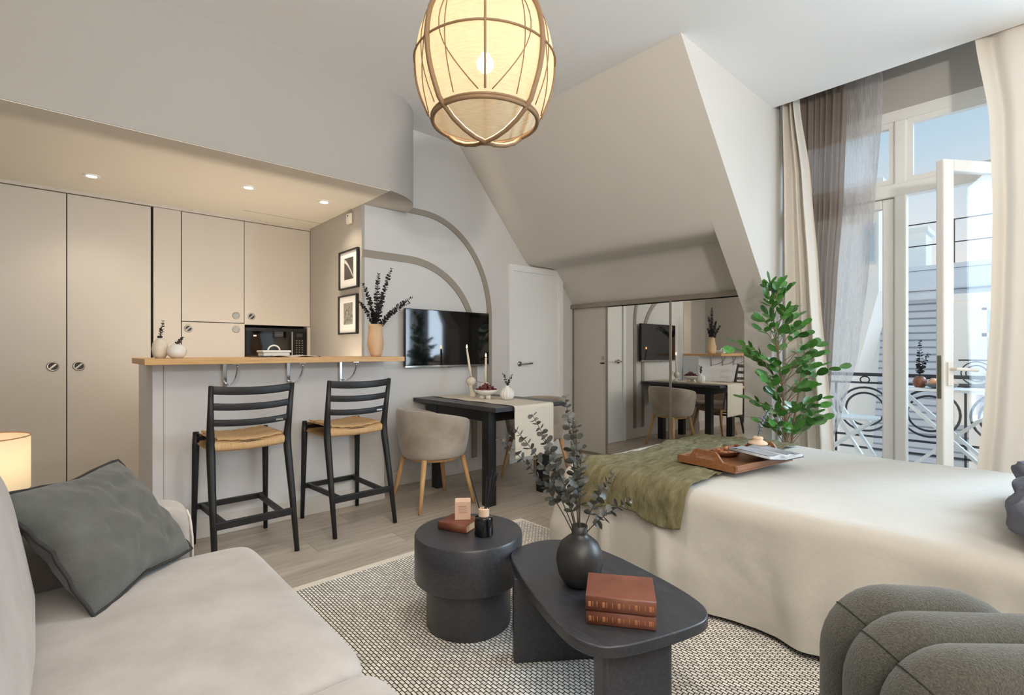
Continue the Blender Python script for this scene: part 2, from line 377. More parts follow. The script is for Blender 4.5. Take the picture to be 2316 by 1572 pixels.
# dropped kitchen ceiling with its rounded corner
fp = [(-1.35, 3.42)] + [(1.80 + 0.48 * math.sin(a), 3.90 - 0.48 * math.cos(a)) for a in [PI / 2 * i / 20 for i in range(21)]] + [(1.89, 3.90), (1.89, 5.3), (-1.35, 5.3)]
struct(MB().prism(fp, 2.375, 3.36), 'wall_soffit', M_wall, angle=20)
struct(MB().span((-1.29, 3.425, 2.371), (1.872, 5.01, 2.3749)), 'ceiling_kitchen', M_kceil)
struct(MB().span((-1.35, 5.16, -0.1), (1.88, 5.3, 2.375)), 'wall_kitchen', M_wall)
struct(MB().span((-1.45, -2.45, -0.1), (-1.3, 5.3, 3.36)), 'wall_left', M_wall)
struct(MB().span((-1.35, -2.55, -0.1), (4.95, -2.4, 3.36)), 'wall_rear', M_wall)
# fixed kitchen ceiling joint strip and blanking dot
struct(MB().span((1.20, 4.735, 2.3695), (1.872, 4.739, 2.3712)), 'trim_5', M_taupe)

# breakfast bar half wall with its plinth
struct(MB().span((0.431, 3.63, 0), (1.934, 3.885, 1.0915)).span((0.431, 3.885, 0), (0.47, 4.28, 1.0915)), 'wall_bar', M_bar, bevel=0.003)
struct(MB().span((0.425, 3.618, 0), (1.934, 3.63, 0.125)), 'baseboard_bar', M_base, bevel=0.004)
struct(MB().span((0.485, 3.6265, 0.125), (0.487, 3.6305, 1.09)), 'trim_6', M_taupe)
struct(MB().span((1.94, 3.886, 0), (3.475, 3.899, 0.125)), 'baseboard_television', M_base, bevel=0.004)
struct(MB().span((4.278, 1.602, 0), (4.289, 1.82, 0.125)), 'baseboard_pier', M_base, bevel=0.004)

# painted arch bands on the television wall
def band(name, x0, cx_, cz_, ro, ri, n=28):
    A = [(x0, cz_ + ro[1])] + [(cx_ + ro[0] * math.sin(PI / 2 * i / n), cz_ + ro[1] * math.cos(PI / 2 * i / n)) for i in range(n + 1)] + [(cx_ + ro[0], 0.125)]
    B = [(x0, cz_ + ri[1])] + [(cx_ + ri[0] * math.sin(PI / 2 * i / n), cz_ + ri[1] * math.cos(PI / 2 * i / n)) for i in range(n + 1)] + [(cx_ + ri[0], 0.125)]
    mb = MB(); k = len(A)
    for Y in (3.889, 3.9005):
        mb.v += [(p[0], Y, p[1]) for p in A] + [(p[0], Y, p[1]) for p in B]
    for i in range(k - 1):
        mb.f += [(i, i + 1, k + i + 1, k + i), (2 * k + i, 3 * k + i, 3 * k + i + 1, 2 * k + i + 1), (i, 2 * k + i, 2 * k + i + 1, i + 1), (k + i, k + i + 1, 3 * k + i + 1, 3 * k + i)]
    mb.f += [(0, k, 3 * k, 2 * k), (k - 1, 3 * k - 1, 4 * k - 1, 2 * k - 1)]
    return struct(mb, name, M_taupe)
band('trim_1', 2.26, 2.45, 1.50, (0.812, 0.935), (0.756, 0.885))
band('trim_2', 1.874, 2.30, 1.25, (0.775, 0.755), (0.715, 0.693))

# white door under the slope
d = thing('door_1', None, None, (3.89, 3.9, 0)); tag(d, kind='structure')
out = [(3.477, 0.0), (3.477, 2.066), (4.20, 2.070), (4.30, 1.940), (4.30, 0.0)]
inn = [(3.535, 0.0), (3.535, 2.005), (4.18, 2.008), (4.245, 1.925), (4.245, 0.0)]
mb = MB(); k = 5
for Y in (3.862, 3.899): mb.v += [(p[0], Y, p[1]) for p in out] + [(p[0], Y, p[1]) for p in inn]
for i in range(k - 1): mb.f += [(i, i + 1, k + i + 1, k + i), (i, 2 * k + i, 2 * k + i + 1, i + 1), (k + i, k + i + 1, 3 * k + i + 1, 3 * k + i)]
mb.build('door_frame', M_white, d)
leaf = MB().prism(inn, 3.880, 3.899, 'Y').build('door_leaf', M_white, d)
h = MB().tube([(3.63, 3.88, 1.03), (3.63, 3.866, 1.03)], 0.026, 16).tube([(3.63, 3.868, 1.03), (3.63, 3.83, 1.03), (3.64, 3.822, 1.03), (3.77, 3.822, 1.035)], 0.0095, 10)
tag(h.build('door_handle', M_steel, d, smooth=True, angle=None), 'brushed steel lever handle')
for z in (0.3, 1.75): MB().span((4.225, 3.872, z), (4.24, 3.881, z + 0.1)).build('hinge', M_white, d)

# ------------------------------------------------------------ window_1: two casements and fanlights
w = thing('window_1', None, None, (WX, 0.8, 0.16)); tag(w, kind='structure')
X0, X1 = 4.70, 4.77
TZ = 2.33
fr = MB()
fr.span((X0, 0.0, 0.235), (X1, 0.05, 2.90)); fr.span((X0, 1.55, 0.235), (X1, 1.60, 2.90)); fr.span((X0, 0, 2.90), (X1, 1.6, 2.98)); fr.span((X0, 0, 0.16), (X1, 1.6, 0.235))
fr.build('window_frame', M_frame, w)
MB().span((X0 - 0.015, 0.05, TZ), (X1, 1.55, TZ + 0.10)).build('transom', M_frame, w, bevel=0.01)
MB().span((X0 - 0.012, 0.80, 0.235), (X1, 0.875, 2.90)).build('mullion', M_frame, w, bevel=0.01)
for (a, b) in ((0.05, 0.80), (0.875, 1.55)):
    s = MB()
    s.span((4.71, a, TZ + 0.10), (4.76, b, TZ + 0.14)); s.span((4.71, a, 2.86), (4.76, b, 2.90)); s.span((4.711, a, TZ + .14), (4.759, a + 0.035, 2.86)); s.span((4.711, b - 0.035, TZ + .14), (4.759, b, 2.86))
    f = s.build('fanlight', M_frame, w)
    MB().span((4.733, a + 0.03, TZ + 0.135), (4.737, b - 0.03, 2.865)).build('pane', M_glass, f)
def sash(name, L, z0, z1, handle):
    """sash in its own plane: x along the width, hinge at x=0"""
    s = MB(); st = 0.075; t = 0.05
    s.span((0, -t / 2, z0), (st, t / 2, z1)).span((L - st, -t / 2, z0), (L, t / 2, z1)).span((st, -t / 2, z1 - 0.07), (L - st, t / 2, z1)).span((st, -t / 2, z0), (L - st, t / 2, z0 + 0.11))
    o = s.build(name, M_frame, w, bevel=0.008, local=True)
    g = MB().span((st - 0.01, -0.003, z0 + 0.1), (L - st + 0.01, 0.003, z1 - 0.06)).build('pane', M_glass, o, local=True)
    for z in (z0 + 0.25, z1 - 0.3): MB().tube([(-0.006, -t / 2, z), (-0.006, -t / 2, z + 0.09)], 0.008, 8).build('hinge', M_frame, o, local=True)
    if handle:
        MB().span((L - 0.055, t / 2, 0.80), (L - 0.02, t / 2 + 0.012, 0.94)).tube([(L - 0.037, t / 2 + 0.01, 0.90), (L - 0.037, t / 2 + 0.05, 0.90), (L - 0.055, t / 2 + 0.055, 0.90), (L - 0.17, t / 2 + 0.055, 0.893)], 0.010, 10).build('sash_handle', M_plastic, o, local=True)
        MB().span((L, -0.012, 0.72), (L + 0.004, 0.012, 0.98)).build('lock_plate', M_steel, o, local=True)
    return o
so = sash('open_sash', 0.86, 0.24 - 0.16, TZ - 0.005 - 0.16, True)
hx, hy = 4.68, 0.035; tx, ty = 3.97, 0.515
so.location = (hx - WX, hy - 0.8, 0); so.rotation_euler = (0, 0, math.atan2(ty - hy, tx - hx))
sl = sash('closed_sash', 0.67, 0.24 - 0.16, TZ - 0.005 - 0.16, False)
sl.location = (0.035, 1.548 - 0.8, 0); sl.rotation_euler = (0, 0, -PI / 2)
# window_2, right of the view: unseen, added on the side the daylight comes from
w2 = thing('window_2', None, None, (WX, -1.21, 0.16)); tag(w2, kind='structure')
fr = MB()
for a in (-2.2, -1.23, -0.27): fr.span((X0 + .02, a, 0.16), (X1, a + 0.05, 2.98))
for z in (0.16, 2.33, 2.92): fr.span((X0 + .02, -2.2, z), (X1, -0.22, z + 0.06))
fr.build('window_frame', M_frame, w2, bevel=0.006)
for a, b in ((-2.15, -1.23), (-1.18, -0.27)):
    for z0, z1 in ((0.22, 2.33), (2.39, 2.92)): MB().span((4.733, a, z0), (4.737, b, z1)).build('pane', M_glass, w2)

# ------------------------------------------------------------ wardrobe with sliding mirror doors
wd = thing('sliding_wardrobe', 'low wardrobe with two mirror panels and one plain door under the sloping ceiling', 'wardrobe', (4.55, 2.86, 0))
MB().span((4.465, 1.822, 1.655), (4.56, 3.898, 1.704)).build('top_track', M_alu, wd, bevel=0.004)
MB().span((4.485, 1.822, 0.0), (4.56, 3.898, 0.022)).build('bottom_track', M_alu, wd)
p = MB().span((4.515, 3.405, 0.022), (4.535, 3.885, 1.655)).build('plain_door', M_cab, wd, bevel=0.002)
MB().tube([(4.5155, 3.47, 1.088), (4.503, 3.47, 1.088)], 0.020, 14).build('lock_rose', M_steel, p, smooth=False)
MB().tube([(4.515, 3.452, 1.03), (4.497, 3.452, 1.03)], 0.008, 8).box((4.494, 3.462, 1.03), (0.006, 0.045, 0.012)).build('turn_key', M_dark, p)
MB().span((4.50, 3.885, 0.022), (4.54, 3.899, 1.655)).build('side_jamb', M_alu, wd)
def mirror(y0, y1, xf):
    o = MB().span((xf, y0 + 0.018, 0.035), (xf + 0.006, y1 - 0.018, 1.645)).build('mirror', M_mirror, wd)
    s = MB()
    for a, b in ((y0, y0 + 0.022), (y1 - 0.022, y1)): s.span((xf - 0.008, a, 0.022), (xf + 0.02, b, 1.655))
    s.span((xf - 0.006, y0, 0.022), (xf + 0.018, y1, 0.045))
    s.build('stile', M_alu, o, bevel=0.003)
mirror(2.595, 3.41, 4.500); mirror(1.824, 2.62, 4.470)

# ------------------------------------------------------------ kitchen cupboards
KY = 5.02
def ring_pull(parent, x, z, r=0.031, cross=True):
    o = MB().lathe([(r * 0.72, 0.0), (r, 0.0), (r, 0.006), (r * 0.74, 0.006), (r * 0.70, 0.002)], 20, (x, KY, z), M=Matrix.Rotation(PI / 2, 4, 'X'), capb=False, capt=False).build('ring_pull', M_steel, parent, smooth=True)
    MB().lathe([(r * 0.72, 0.0005), (0.001, 0.0005)], 20, (x, KY, z), M=Matrix.Rotation(PI / 2, 4, 'X'), capb=False, capt=False).build('recess', M_steel if not cross else M_bookdark, o)
    if cross: MB().bar((x - r * 0.5, KY - 0.002, z - r * 0.5), (x + r * 0.5, KY - 0.002, z + r * 0.5), 0.003, 0.011).build('grip', M_steel, o)
def unit(name, label, x0, x1, z0, z1, depth=0.12):
    c = thing(name, label, 'cupboard', ((x0 + x1) / 2, KY + depth / 2, z0))
    MB().span((x0 + 0.001, KY + 0.012, z0), (x1 - 0.001, KY + depth, z1)).build('carcass', M_dark, c)
    return c
def cdoor(c, x0, x1, z0, z1, g=0.0022): return MB().span((x0 + g, KY, z0 + g), (x1 - g, KY + 0.012, z1 - g)).build('cupboard_door', M_cab, c, bevel=0.0015)
c = unit('tall_cupboard', 'tall beige cupboard with two full height doors and round finger pulls', -0.44, 0.595, 0.0, 2.345)
dl = cdoor(c, -0.44, 0.0716, 0.10, 2.345, 0.003); dr = cdoor(c, 0.0716, 0.588, 0.10, 2.345, 0.003)
ring_pull(dl, -0.005, 1.053, 0.036); ring_pull(dr, 0.140, 1.053, 0.036)
MB().span((-0.44, KY + 0.005, 0.0), (0.595, KY + 0.02, 0.10)).build('plinth', M_cab, c)
struct(MB().span((-1.29, KY - 0.012, 2.347), (1.87, KY + 0.11, 2.3745)), 'trim_7', M_cab)
tag(MB().span((0.602, KY - 0.004, 0.0), (0.793, KY + 0.12, 2.345)).build('filler_board', M_cab, bevel=0.002), 'plain beige filler panel between tall cupboard and wall cupboards', 'panel')
c = unit('wall_cupboard', 'beige wall cupboard above the two pull drawer front, left of the pair', 0.797, 1.279, 1.418, 2.345)
ring_pull(cdoor(c, 0.797, 1.279, 1.418, 2.345), 1.212, 1.484, 0.031, False)
c = unit('wall_cupboard', 'beige wall cupboard directly above the black microwave', 1.279, 1.872, 1.404, 2.345)
ring_pull(cdoor(c, 1.279, 1.872, 1.404, 2.345), 1.340, 1.482, 0.031, True)
c = unit('middle_cupboard', 'beige cupboard with two round finger pulls, left of the microwave', 0.797, 1.285, 0.0, 1.416)
dd = cdoor(c, 0.797, 1.285, 0.10, 1.416); ring_pull(dd, 0.846, 1.358); ring_pull(dd, 1.212, 1.361, 0.031, False)
c = unit('microwave_housing', 'open beige niche that houses the black microwave', 1.287, 1.872, 0.0, 1.10)
cdoor(c, 1.287, 1.872, 0.10, 1.10)
MB().span((1.845, KY, 1.10), (1.872, KY + 0.12, 1.402)).build('side_panel', M_cab, c)
MB().span((1.287, KY + 0.11, 1.10), (1.845, KY + 0.12, 1.402)).build('back_panel', M_dark, c)
m = thing('microwave', 'built-in black microwave oven in the kitchen niche', 'microwave', (1.56, KY + 0.05, 1.102))
MB().span((1.292, KY + 0.012, 1.102), (1.842, KY + 0.10, 1.382)).build('casing', M_tvbody, m, bevel=0.004)
dm = MB().span((1.296, KY + 0.002, 1.106), (1.700, KY + 0.012, 1.352)).build('oven_door', M_darkglass, m, bevel=0.002)
MB().span((1.345, KY + 0.0008, 1.135), (1.655, KY + 0.003, 1.33)).build('oven_window', M_tv, dm)
MB().span((1.690, KY - 0.014, 1.12), (1.702, KY - 0.006, 1.35)).span((1.692, KY - 0.008, 1.13), (1.70, KY + 0.004, 1.14)).span((1.692, KY - 0.008, 1.33), (1.70, KY + 0.004, 1.34)).build('door_handle', M_chrome, dm)
cp = MB().span((1.708, KY + 0.002, 1.106), (1.838, KY + 0.012, 1.352)).build('control_panel', M_darkglass, m, bevel=0.002)
MB().span((1.742, KY + 0.0005, 1.30), (1.80, KY + 0.003, 1.335)).build('display', M_bookdark, cp)
M_key = mat('key_legend', (150, 146, 138), 0.6)
for i in range(3):
    for j in range(7): MB().span((1.735 + i * 0.027, KY + 0.0008, 1.13 + j * 0.022), (1.749 + i * 0.027, KY + 0.003, 1.135 + j * 0.022)).build('button_legend', M_key, cp)
MB().span((1.355, KY - 0.0002, 1.30), (1.382, KY + 0.001, 1.314)).build('rating_sticker', M_plastic, dm)

# ------------------------------------------------------------ downlights, sensor, pictures
for i, (x, y, lab) in enumerate([(0.192, 4.502, 'recessed kitchen downlight above the tall cupboard doors'), (1.058, 4.042, 'recessed kitchen downlight in the middle of the three'), (1.613, 4.026, 'recessed kitchen downlight nearest the framed pictures')]):
    t = thing('downlight', lab, 'downlight', (x, y, 2.364), group='kitchen downlights')
    MB().lathe([(0.030, 0.0), (0.047, 0.0), (0.047, 0.0068), (0.030, 0.0068)], 24, (x, y, 2.364), capb=False, capt=False).build('trim_ring', M_white, t, smooth=False)
    MB().lathe([(0.030, 0.003), (0.001, 0.003)], 20, (x, y, 2.364), capb=False, capt=False).build('lens', M_spot, t)
    l = bpy.data.lights.new('downlight_lamp', 'SPOT'); l.energy = 9; l.color = (1.0, 0.84, 0.64); l.spot_size = math.radians(125); l.spot_blend = 0.7; l.shadow_soft_size = 0.03
    lo = bpy.data.objects.new('downlight_lamp', l); COL.objects.link(lo); lo.parent = t; lo.location = (0, 0, -0.012)
tag(MB().lathe([(0.012, 0), (0.012, 0.005), (0.001, 0.0055)], 12, (0.66, 4.557, 2.3655)).build('blanking_plug', M_plastic), 'tiny blanking cap on the kitchen ceiling', 'cap')
s = thing('wall_sensor', 'small white rounded sensor high on the niche wall', 'sensor', (1.86, 4.10, 2.245))
MB().span((1.846, 4.058, 2.247), (1.874, 4.148, 2.337)).build('sensor_body', M_plastic, s, bevel=0.02, seg=4)
MB().span((1.844, 4.095, 2.308), (1.8465, 4.111, 2.318)).build('sensor_eye', M_dark, s)
def picture(z0, z1, y0, y1, lab, pm, streak):
    p = thing('framed_print', lab, 'picture', (1.862, (y0 + y1) / 2, z0), group='framed black and white prints')
    a = MB(); b = 0.012
    a.span((1.848, y0, z0), (1.873, y0 + b, z1)).span((1.848, y1 - b, z0), (1.873, y1, z1)).span((1.848, y0 + b, z0), (1.873, y1 - b, z0 + b)).span((1.848, y0 + b, z1 - b), (1.873, y1 - b, z1))
    a.build('frame_moulding', M_blackwood, p, bevel=0.0015)
    MB().span((1.862, y0 + b, z0 + b), (1.8735, y1 - b, z1 - b)).build('mount', M_white, p)
    yc, zc, hy_, hz = (y0 + y1) / 2, (z0 + z1) / 2 + 0.008, 0.088, 0.092
    pr = MB().span((1.8605, yc - hy_, zc - hz), (1.8625, yc + hy_, zc + hz)).build('print', pm, p)
    if streak:
        MB().grid(lambda u, v: (1.8600, yc + hy_ * (0.95 - 1.9 * u), zc + hz * (0.75 - 1.55 * u ** 1.5) + (v - 0.5) * 0.026 * (1.2 - 0.5 * u)), 12, 2).build('pale_stroke', M_page, pr)
picture(1.697, 2.027, 3.935, 4.300, 'upper framed print with a pale diagonal stroke, black frame and white mount', M_print1, True)
picture(1.310, 1.645, 3.950, 4.312, 'lower framed print of pale flowers, black frame and white mount', M_print2, False)

# added fill strip, hidden on the kitchen side of the bar, brightens the kitchen ceiling
ls = thing('fill_strip', 'added slim fill light strip hidden on the kitchen side of the bar', 'light strip', (1.15, 3.92, 0.88))
MB().span((0.50, 3.91, 0.88), (1.80, 3.95, 0.892)).build('aluminium_channel', M_alu, ls)
MB().span((0.50, 3.886, 0.865), (1.80, 3.95, 0.88)).build('mounting_ledge', M_cab, ls)
lsl = area('fill_strip_light', (1.15, 3.93, 0.896), (1.3, 0.03), 7.5, (1.0, 0.84, 0.64), (0, 0.2, 1)); lsl.parent = ls; lsl.location = (0, 0.01, 0.016)

# ------------------------------------------------------------ television
t = thing('television', 'flat black television mounted on the arched wall', 'television', (2.71, 3.85, 1.02))
MB().span((2.239, 3.832, 1.026), (3.178, 3.862, 1.536)).build('casing', M_tvbody, t, bevel=0.004)
MB().span((2.246, 3.829, 1.040), (3.171, 3.833, 1.530)).build('screen', M_tv, t)
MB().span((2.239, 3.827, 1.022), (3.178, 3.850, 1.038)).build('chin_bar', M_chrome, t, bevel=0.002)
MB().lathe([(0.001, -0.006), (0.022, -0.004), (0.024, 0.003), (0.001, 0.004)], 12, (2.70, 3.834, 1.020)).build('logo_badge', M_chrome, t)
MB().span((2.5, 3.862, 1.15), (2.9, 3.899, 1.42)).build('wall_mount', M_tvbody, t)

CR = Vector((math.sin(HEAD), -math.cos(HEAD), 0))     # used only to lay sprays of leaves out sideways
CF = Vector((math.cos(HEAD), math.sin(HEAD), 0))
def bez(p, c, q, n): return [p * (1 - t) ** 2 + c * 2 * t * (1 - t) + q * t * t for t in [i / (n - 1) for i in range(n)]]
def leaf_mesh(name, m, L=1.0, Wd=0.8, n=8, cup=0.12, tip=0.5):
    """flat-ish leaf, base at origin, growing along +X, normal +Z"""
    mb = MB(); pts = []
    for i in range(n):
        a = 2 * PI * i / n; x = 0.5 - 0.5 * math.cos(a); yv = 0.5 * Wd * math.sin(a) * (0.75 + tip * 0.5 * x)
        pts.append((x * L, yv * L, cup * L * (abs(yv) * 1.6 - 0.25 * math.sin(PI * x))))
    mid = (0.5 * L, 0, -0.10 * cup * L * 4)
    mb.add(pts + [mid], [(i, (i + 1) % n, n) for i in range(n)])
    return mb.mesh(name, m, smooth=True)
ME_euca = leaf_mesh('leaf', M_euca, 1.0, 0.95, 8, 0.2)
def leaf_matrix(p, d, up, size, roll=0.0):
    x = Vector(d).normalized(); y = Vector(up).cross(x)
    if y.length < 1e-3: y = Vector((1, 0, 0)).cross(x)
    y.normalize(); z = x.cross(y)
    R = Matrix((x, y, z)).transposed().to_4x4()
    return Matrix.Translation(p) @ R @ Matrix.Rotation(roll, 4, 'X') @ Matrix.Scale(size, 4)
def sprig(name, label, base, tip, ctrl, nodes, size, start=0.25, parts=True, group=None, r=0.0022, leafmat=None, cat='eucalyptus', two=True):
    base, tip, ctrl = Vector(base), Vector(tip), Vector(ctrl)
    t = thing(name, label, cat, base, group=group)
    P = bez(base, ctrl, tip, 12)
    MB().tube(P, [r * (1 - 0.6 * i / 11) for i in range(12)], 6).build('stalk', M_eucastem if parts else M_blackleaf, t)
    allm = MB()
    for i in range(nodes):
        u = start + (1 - start) * (i + 0.5) / nodes
        p = base * (1 - u) ** 2 + ctrl * 2 * u * (1 - u) + tip * u * u
        tg = ((ctrl - base) * (1 - u) + (tip - ctrl) * u).normalized()
        s1 = tg.cross(Vector((0.3, 0.5, 0.8))).normalized(); s2 = tg.cross(s1)
        a0 = (i % 2) * PI / 2 + random.uniform(-0.4, 0.4)
        for k in range(2 if two else 1):
            a = a0 + k * PI
            d = (s1 * math.cos(a) + s2 * math.sin(a)) + tg * random.uniform(0.15, 0.6)
            sz = size * random.uniform(0.85, 1.25) * (1 - 0.45 * u ** 3)
            M = leaf_matrix(p, d, tg * 0.8 + Vector((random.uniform(-1, 1), random.uniform(-1, 1), random.uniform(-0.6, 0.6))), sz, random.uniform(-0.5, 0.5))
            if parts: inst('leaf', ME_euca, t, M)
            else:
                me = ME_euca; allm.add([M @ v.co for v in me.vertices], [tuple(q.vertices) for q in me.polygons])
    if not parts: tag(allm.build('leaves', leafmat or M_blackleaf, t), kind='stuff')
    return t

# ------------------------------------------------------------ bar top and what stands on it
b = thing('bar_worktop', 'long oiled wooden bar top on chrome brackets', 'worktop', (1.14, 3.6, 1.0915))
BY0, BY1, BX0, BX1 = 3.30, 3.885, 0.357, 1.925
n = 6
for i in range(n):
    a = BY0 + (BY1 - BY0) * i / n; c = BY0 + (BY1 - BY0) * (i + 1) / n
    MB().span((BX0, a + (0.0004 if i else 0), 1.0915), (BX1, c, 1.1255)).build('wood_stave', M_oak, b, bevel=0.0025)
for x in (0.808, 1.200, 1.573):
    g = MB().span((x - 0.012, 3.612, 0.935), (x + 0.012, 3.629, 1.091)).build('bracket', M_chrome, b, bevel=0.004)
    pts = [(x + 0.02, 3.40 + 0.205 * (1 - math.cos(a)), 1.088 - 0.135 * math.sin(a)) for a in [PI / 2 * i / 10 for i in range(11)]]
    MB().tube(pts + [(x + 0.006, 3.612, 0.952)], 0.005, 8).build('support_rod', M_chrome, g, smooth=True)
    MB().span((x - 0.008, 3.38, 1.086), (x + 0.03, 3.60, 1.0915)).build('mounting_plate', M_chrome, g)

BZ = 1.1257
v = thing('bud_vase', 'tall egg shaped ivory bud vase at the end of the bar', 'vase', (0.454, 3.52, BZ))
MB().lathe([(0.024, 0), (0.036, 0.02), (0.042, 0.05), (0.037, 0.085), (0.022, 0.108), (0.011, 0.115), (0.008, 0.112)], 24, (0.454, 3.52, BZ), capt=False).build('vase_body', M_ceram, v, smooth=True)
sprig('eucalyptus_sprig', 'short black sprig in the egg shaped bud vase', (0.454, 3.52, BZ + 0.10), (0.468, 3.505, 1.345), (0.456, 3.52, 1.28), 13, 0.016, 0.15, False, 'sprigs in the bud vases')
v = thing('bud_vase', 'low round white faceted bud vase beside the egg shaped one', 'vase', (0.528, 3.475, BZ))
MB().lathe([(0.024, 0), (0.042, 0.014), (0.050, 0.036), (0.046, 0.058), (0.026, 0.078), (0.012, 0.084), (0.009, 0.08)], 14, (0.528, 3.475, BZ), rad=lambda a, z: 1 + 0.05 * math.cos(7 * a), capt=False).build('vase_body', M_whiteceram, v, smooth=True)
sprig('eucalyptus_sprig', 'short black sprig leaning from the round white bud vase', (0.528, 3.475, BZ + 0.072), (0.560, 3.445, 1.248), (0.530, 3.473, 1.225), 9, 0.014, 0.15, False, 'sprigs in the bud vases')

tr = thing('serving_board', 'thin dark serving board on the bar', 'board', (1.20, 3.66, BZ))
MB().span((0.985, 3.57, BZ), (1.405, 3.75, BZ + 0.006)).build('board', M_bookdark, tr, bevel=0.002)
bx = thing('lidded_dish', 'square white dish with arched beaded handle on its lid', 'dish', (1.12, 3.665, BZ + 0.006))
MB().span((1.035, 3.60, BZ + 0.006), (1.205, 3.73, BZ + 0.030)).build('dish_body', M_whiteceram, bx, bevel=0.006)
MB().span((1.028, 3.593, BZ + 0.0305), (1.212, 3.737, BZ + 0.046)).build('lid', M_whiteceram, bx, bevel=0.005)
pts = [(1.12 + 0.038 * math.cos(a), 3.665, BZ + 0.044 + 0.036 * math.sin(a)) for a in [PI * i / 14 for i in range(15)]]
hd = MB().tube(pts, 0.005, 8).build('lid_handle', M_whiteceram, bx, smooth=True)
hb = MB()
for q in pts[1:-1]: hb.lathe([(0.001, -0.006), (0.0055, -0.003), (0.0055, 0.003), (0.001, 0.006)], 8, q)
hb.build('beading', M_whiteceram, hd, smooth=True)
MB().grid(lambda u, w_: (1.07 + 0.30 * u, 3.555 + 0.05 * w_ + 0.008 * math.sin(9 * u), BZ + 0.0085 + 0.011 * (0.5 + 0.5 * math.sin(11 * u + 2 * w_)) * (1 - 0.4 * u)), 36, 8)
nap = MB().grid(lambda u, w_: (1.07 + 0.30 * u, 3.515 + 0.06 * w_ + 0.008 * math.sin(9 * u), BZ + 0.003 + 0.010 * (0.5 + 0.5 * math.sin(11 * u + 2 * w_)) * (1 - 0.4 * u)), 36, 8).build('napkin', M_runner, solid=0.003, smooth=True)
tag(nap, 'rumpled pale napkin lying in front of the white dish', 'napkin')

v = thing('tall_vase', 'tall peach vase with pinched wavy sides on the bar', 'vase', (1.795, 3.50, BZ))
MB().lathe([(0.040, 0), (0.046, 0.02), (0.056, 0.06), (0.060, 0.10), (0.052, 0.15), (0.046, 0.19), (0.047, 0.225), (0.049, 0.243), (0.044, 0.243), (0.040, 0.20)], 32, (1.795, 3.50, BZ),
           rad=lambda a, z: 1 + 0.14 * math.sin(2 * a + 9 * z) + 0.06 * math.cos(3 * a - 14 * z), capt=False).build('vase_body', M_peach, v, smooth=True)
vb = Vector((1.795, 3.50, BZ + 0.20))
for i, (dx, z, dd, lab) in enumerate([(-0.107, 1.68, 0.02, 'slim black stem leaning left from the peach vase'), (0.02, 1.75, 0.0, 'upright black stem in the middle of the peach vase'), (0.113, 1.795, 0.03, 'tallest black stem in the peach vase'),
        (0.275, 1.575, 0.02, 'upper of two black stems arching right from the peach vase'), (0.265, 1.525, -0.04, 'lower of two black stems arching right from the peach vase'), (-0.13, 1.545, -0.02, 'low bushy black stem left in the peach vase'), (0.06, 1.60, -0.04, 'short black stem in front in the peach vase'), (-0.05, 1.50, 0.04, 'shortest black stem at the back of the peach vase')]):
    tip = Vector((1.795, 3.5, z)) + CR * dx + CF * dd
    ctl = vb + CR * dx * 0.32 + Vector((0, 0, (z - vb.z) * 0.62)) + CF * dd
    sprig('dried_eucalyptus', lab, vb + CR * dx * 0.08, tip, ctl, int(20 + (z - 1.4) * 38), 0.024, 0.12, False, 'stems in the peach vase')

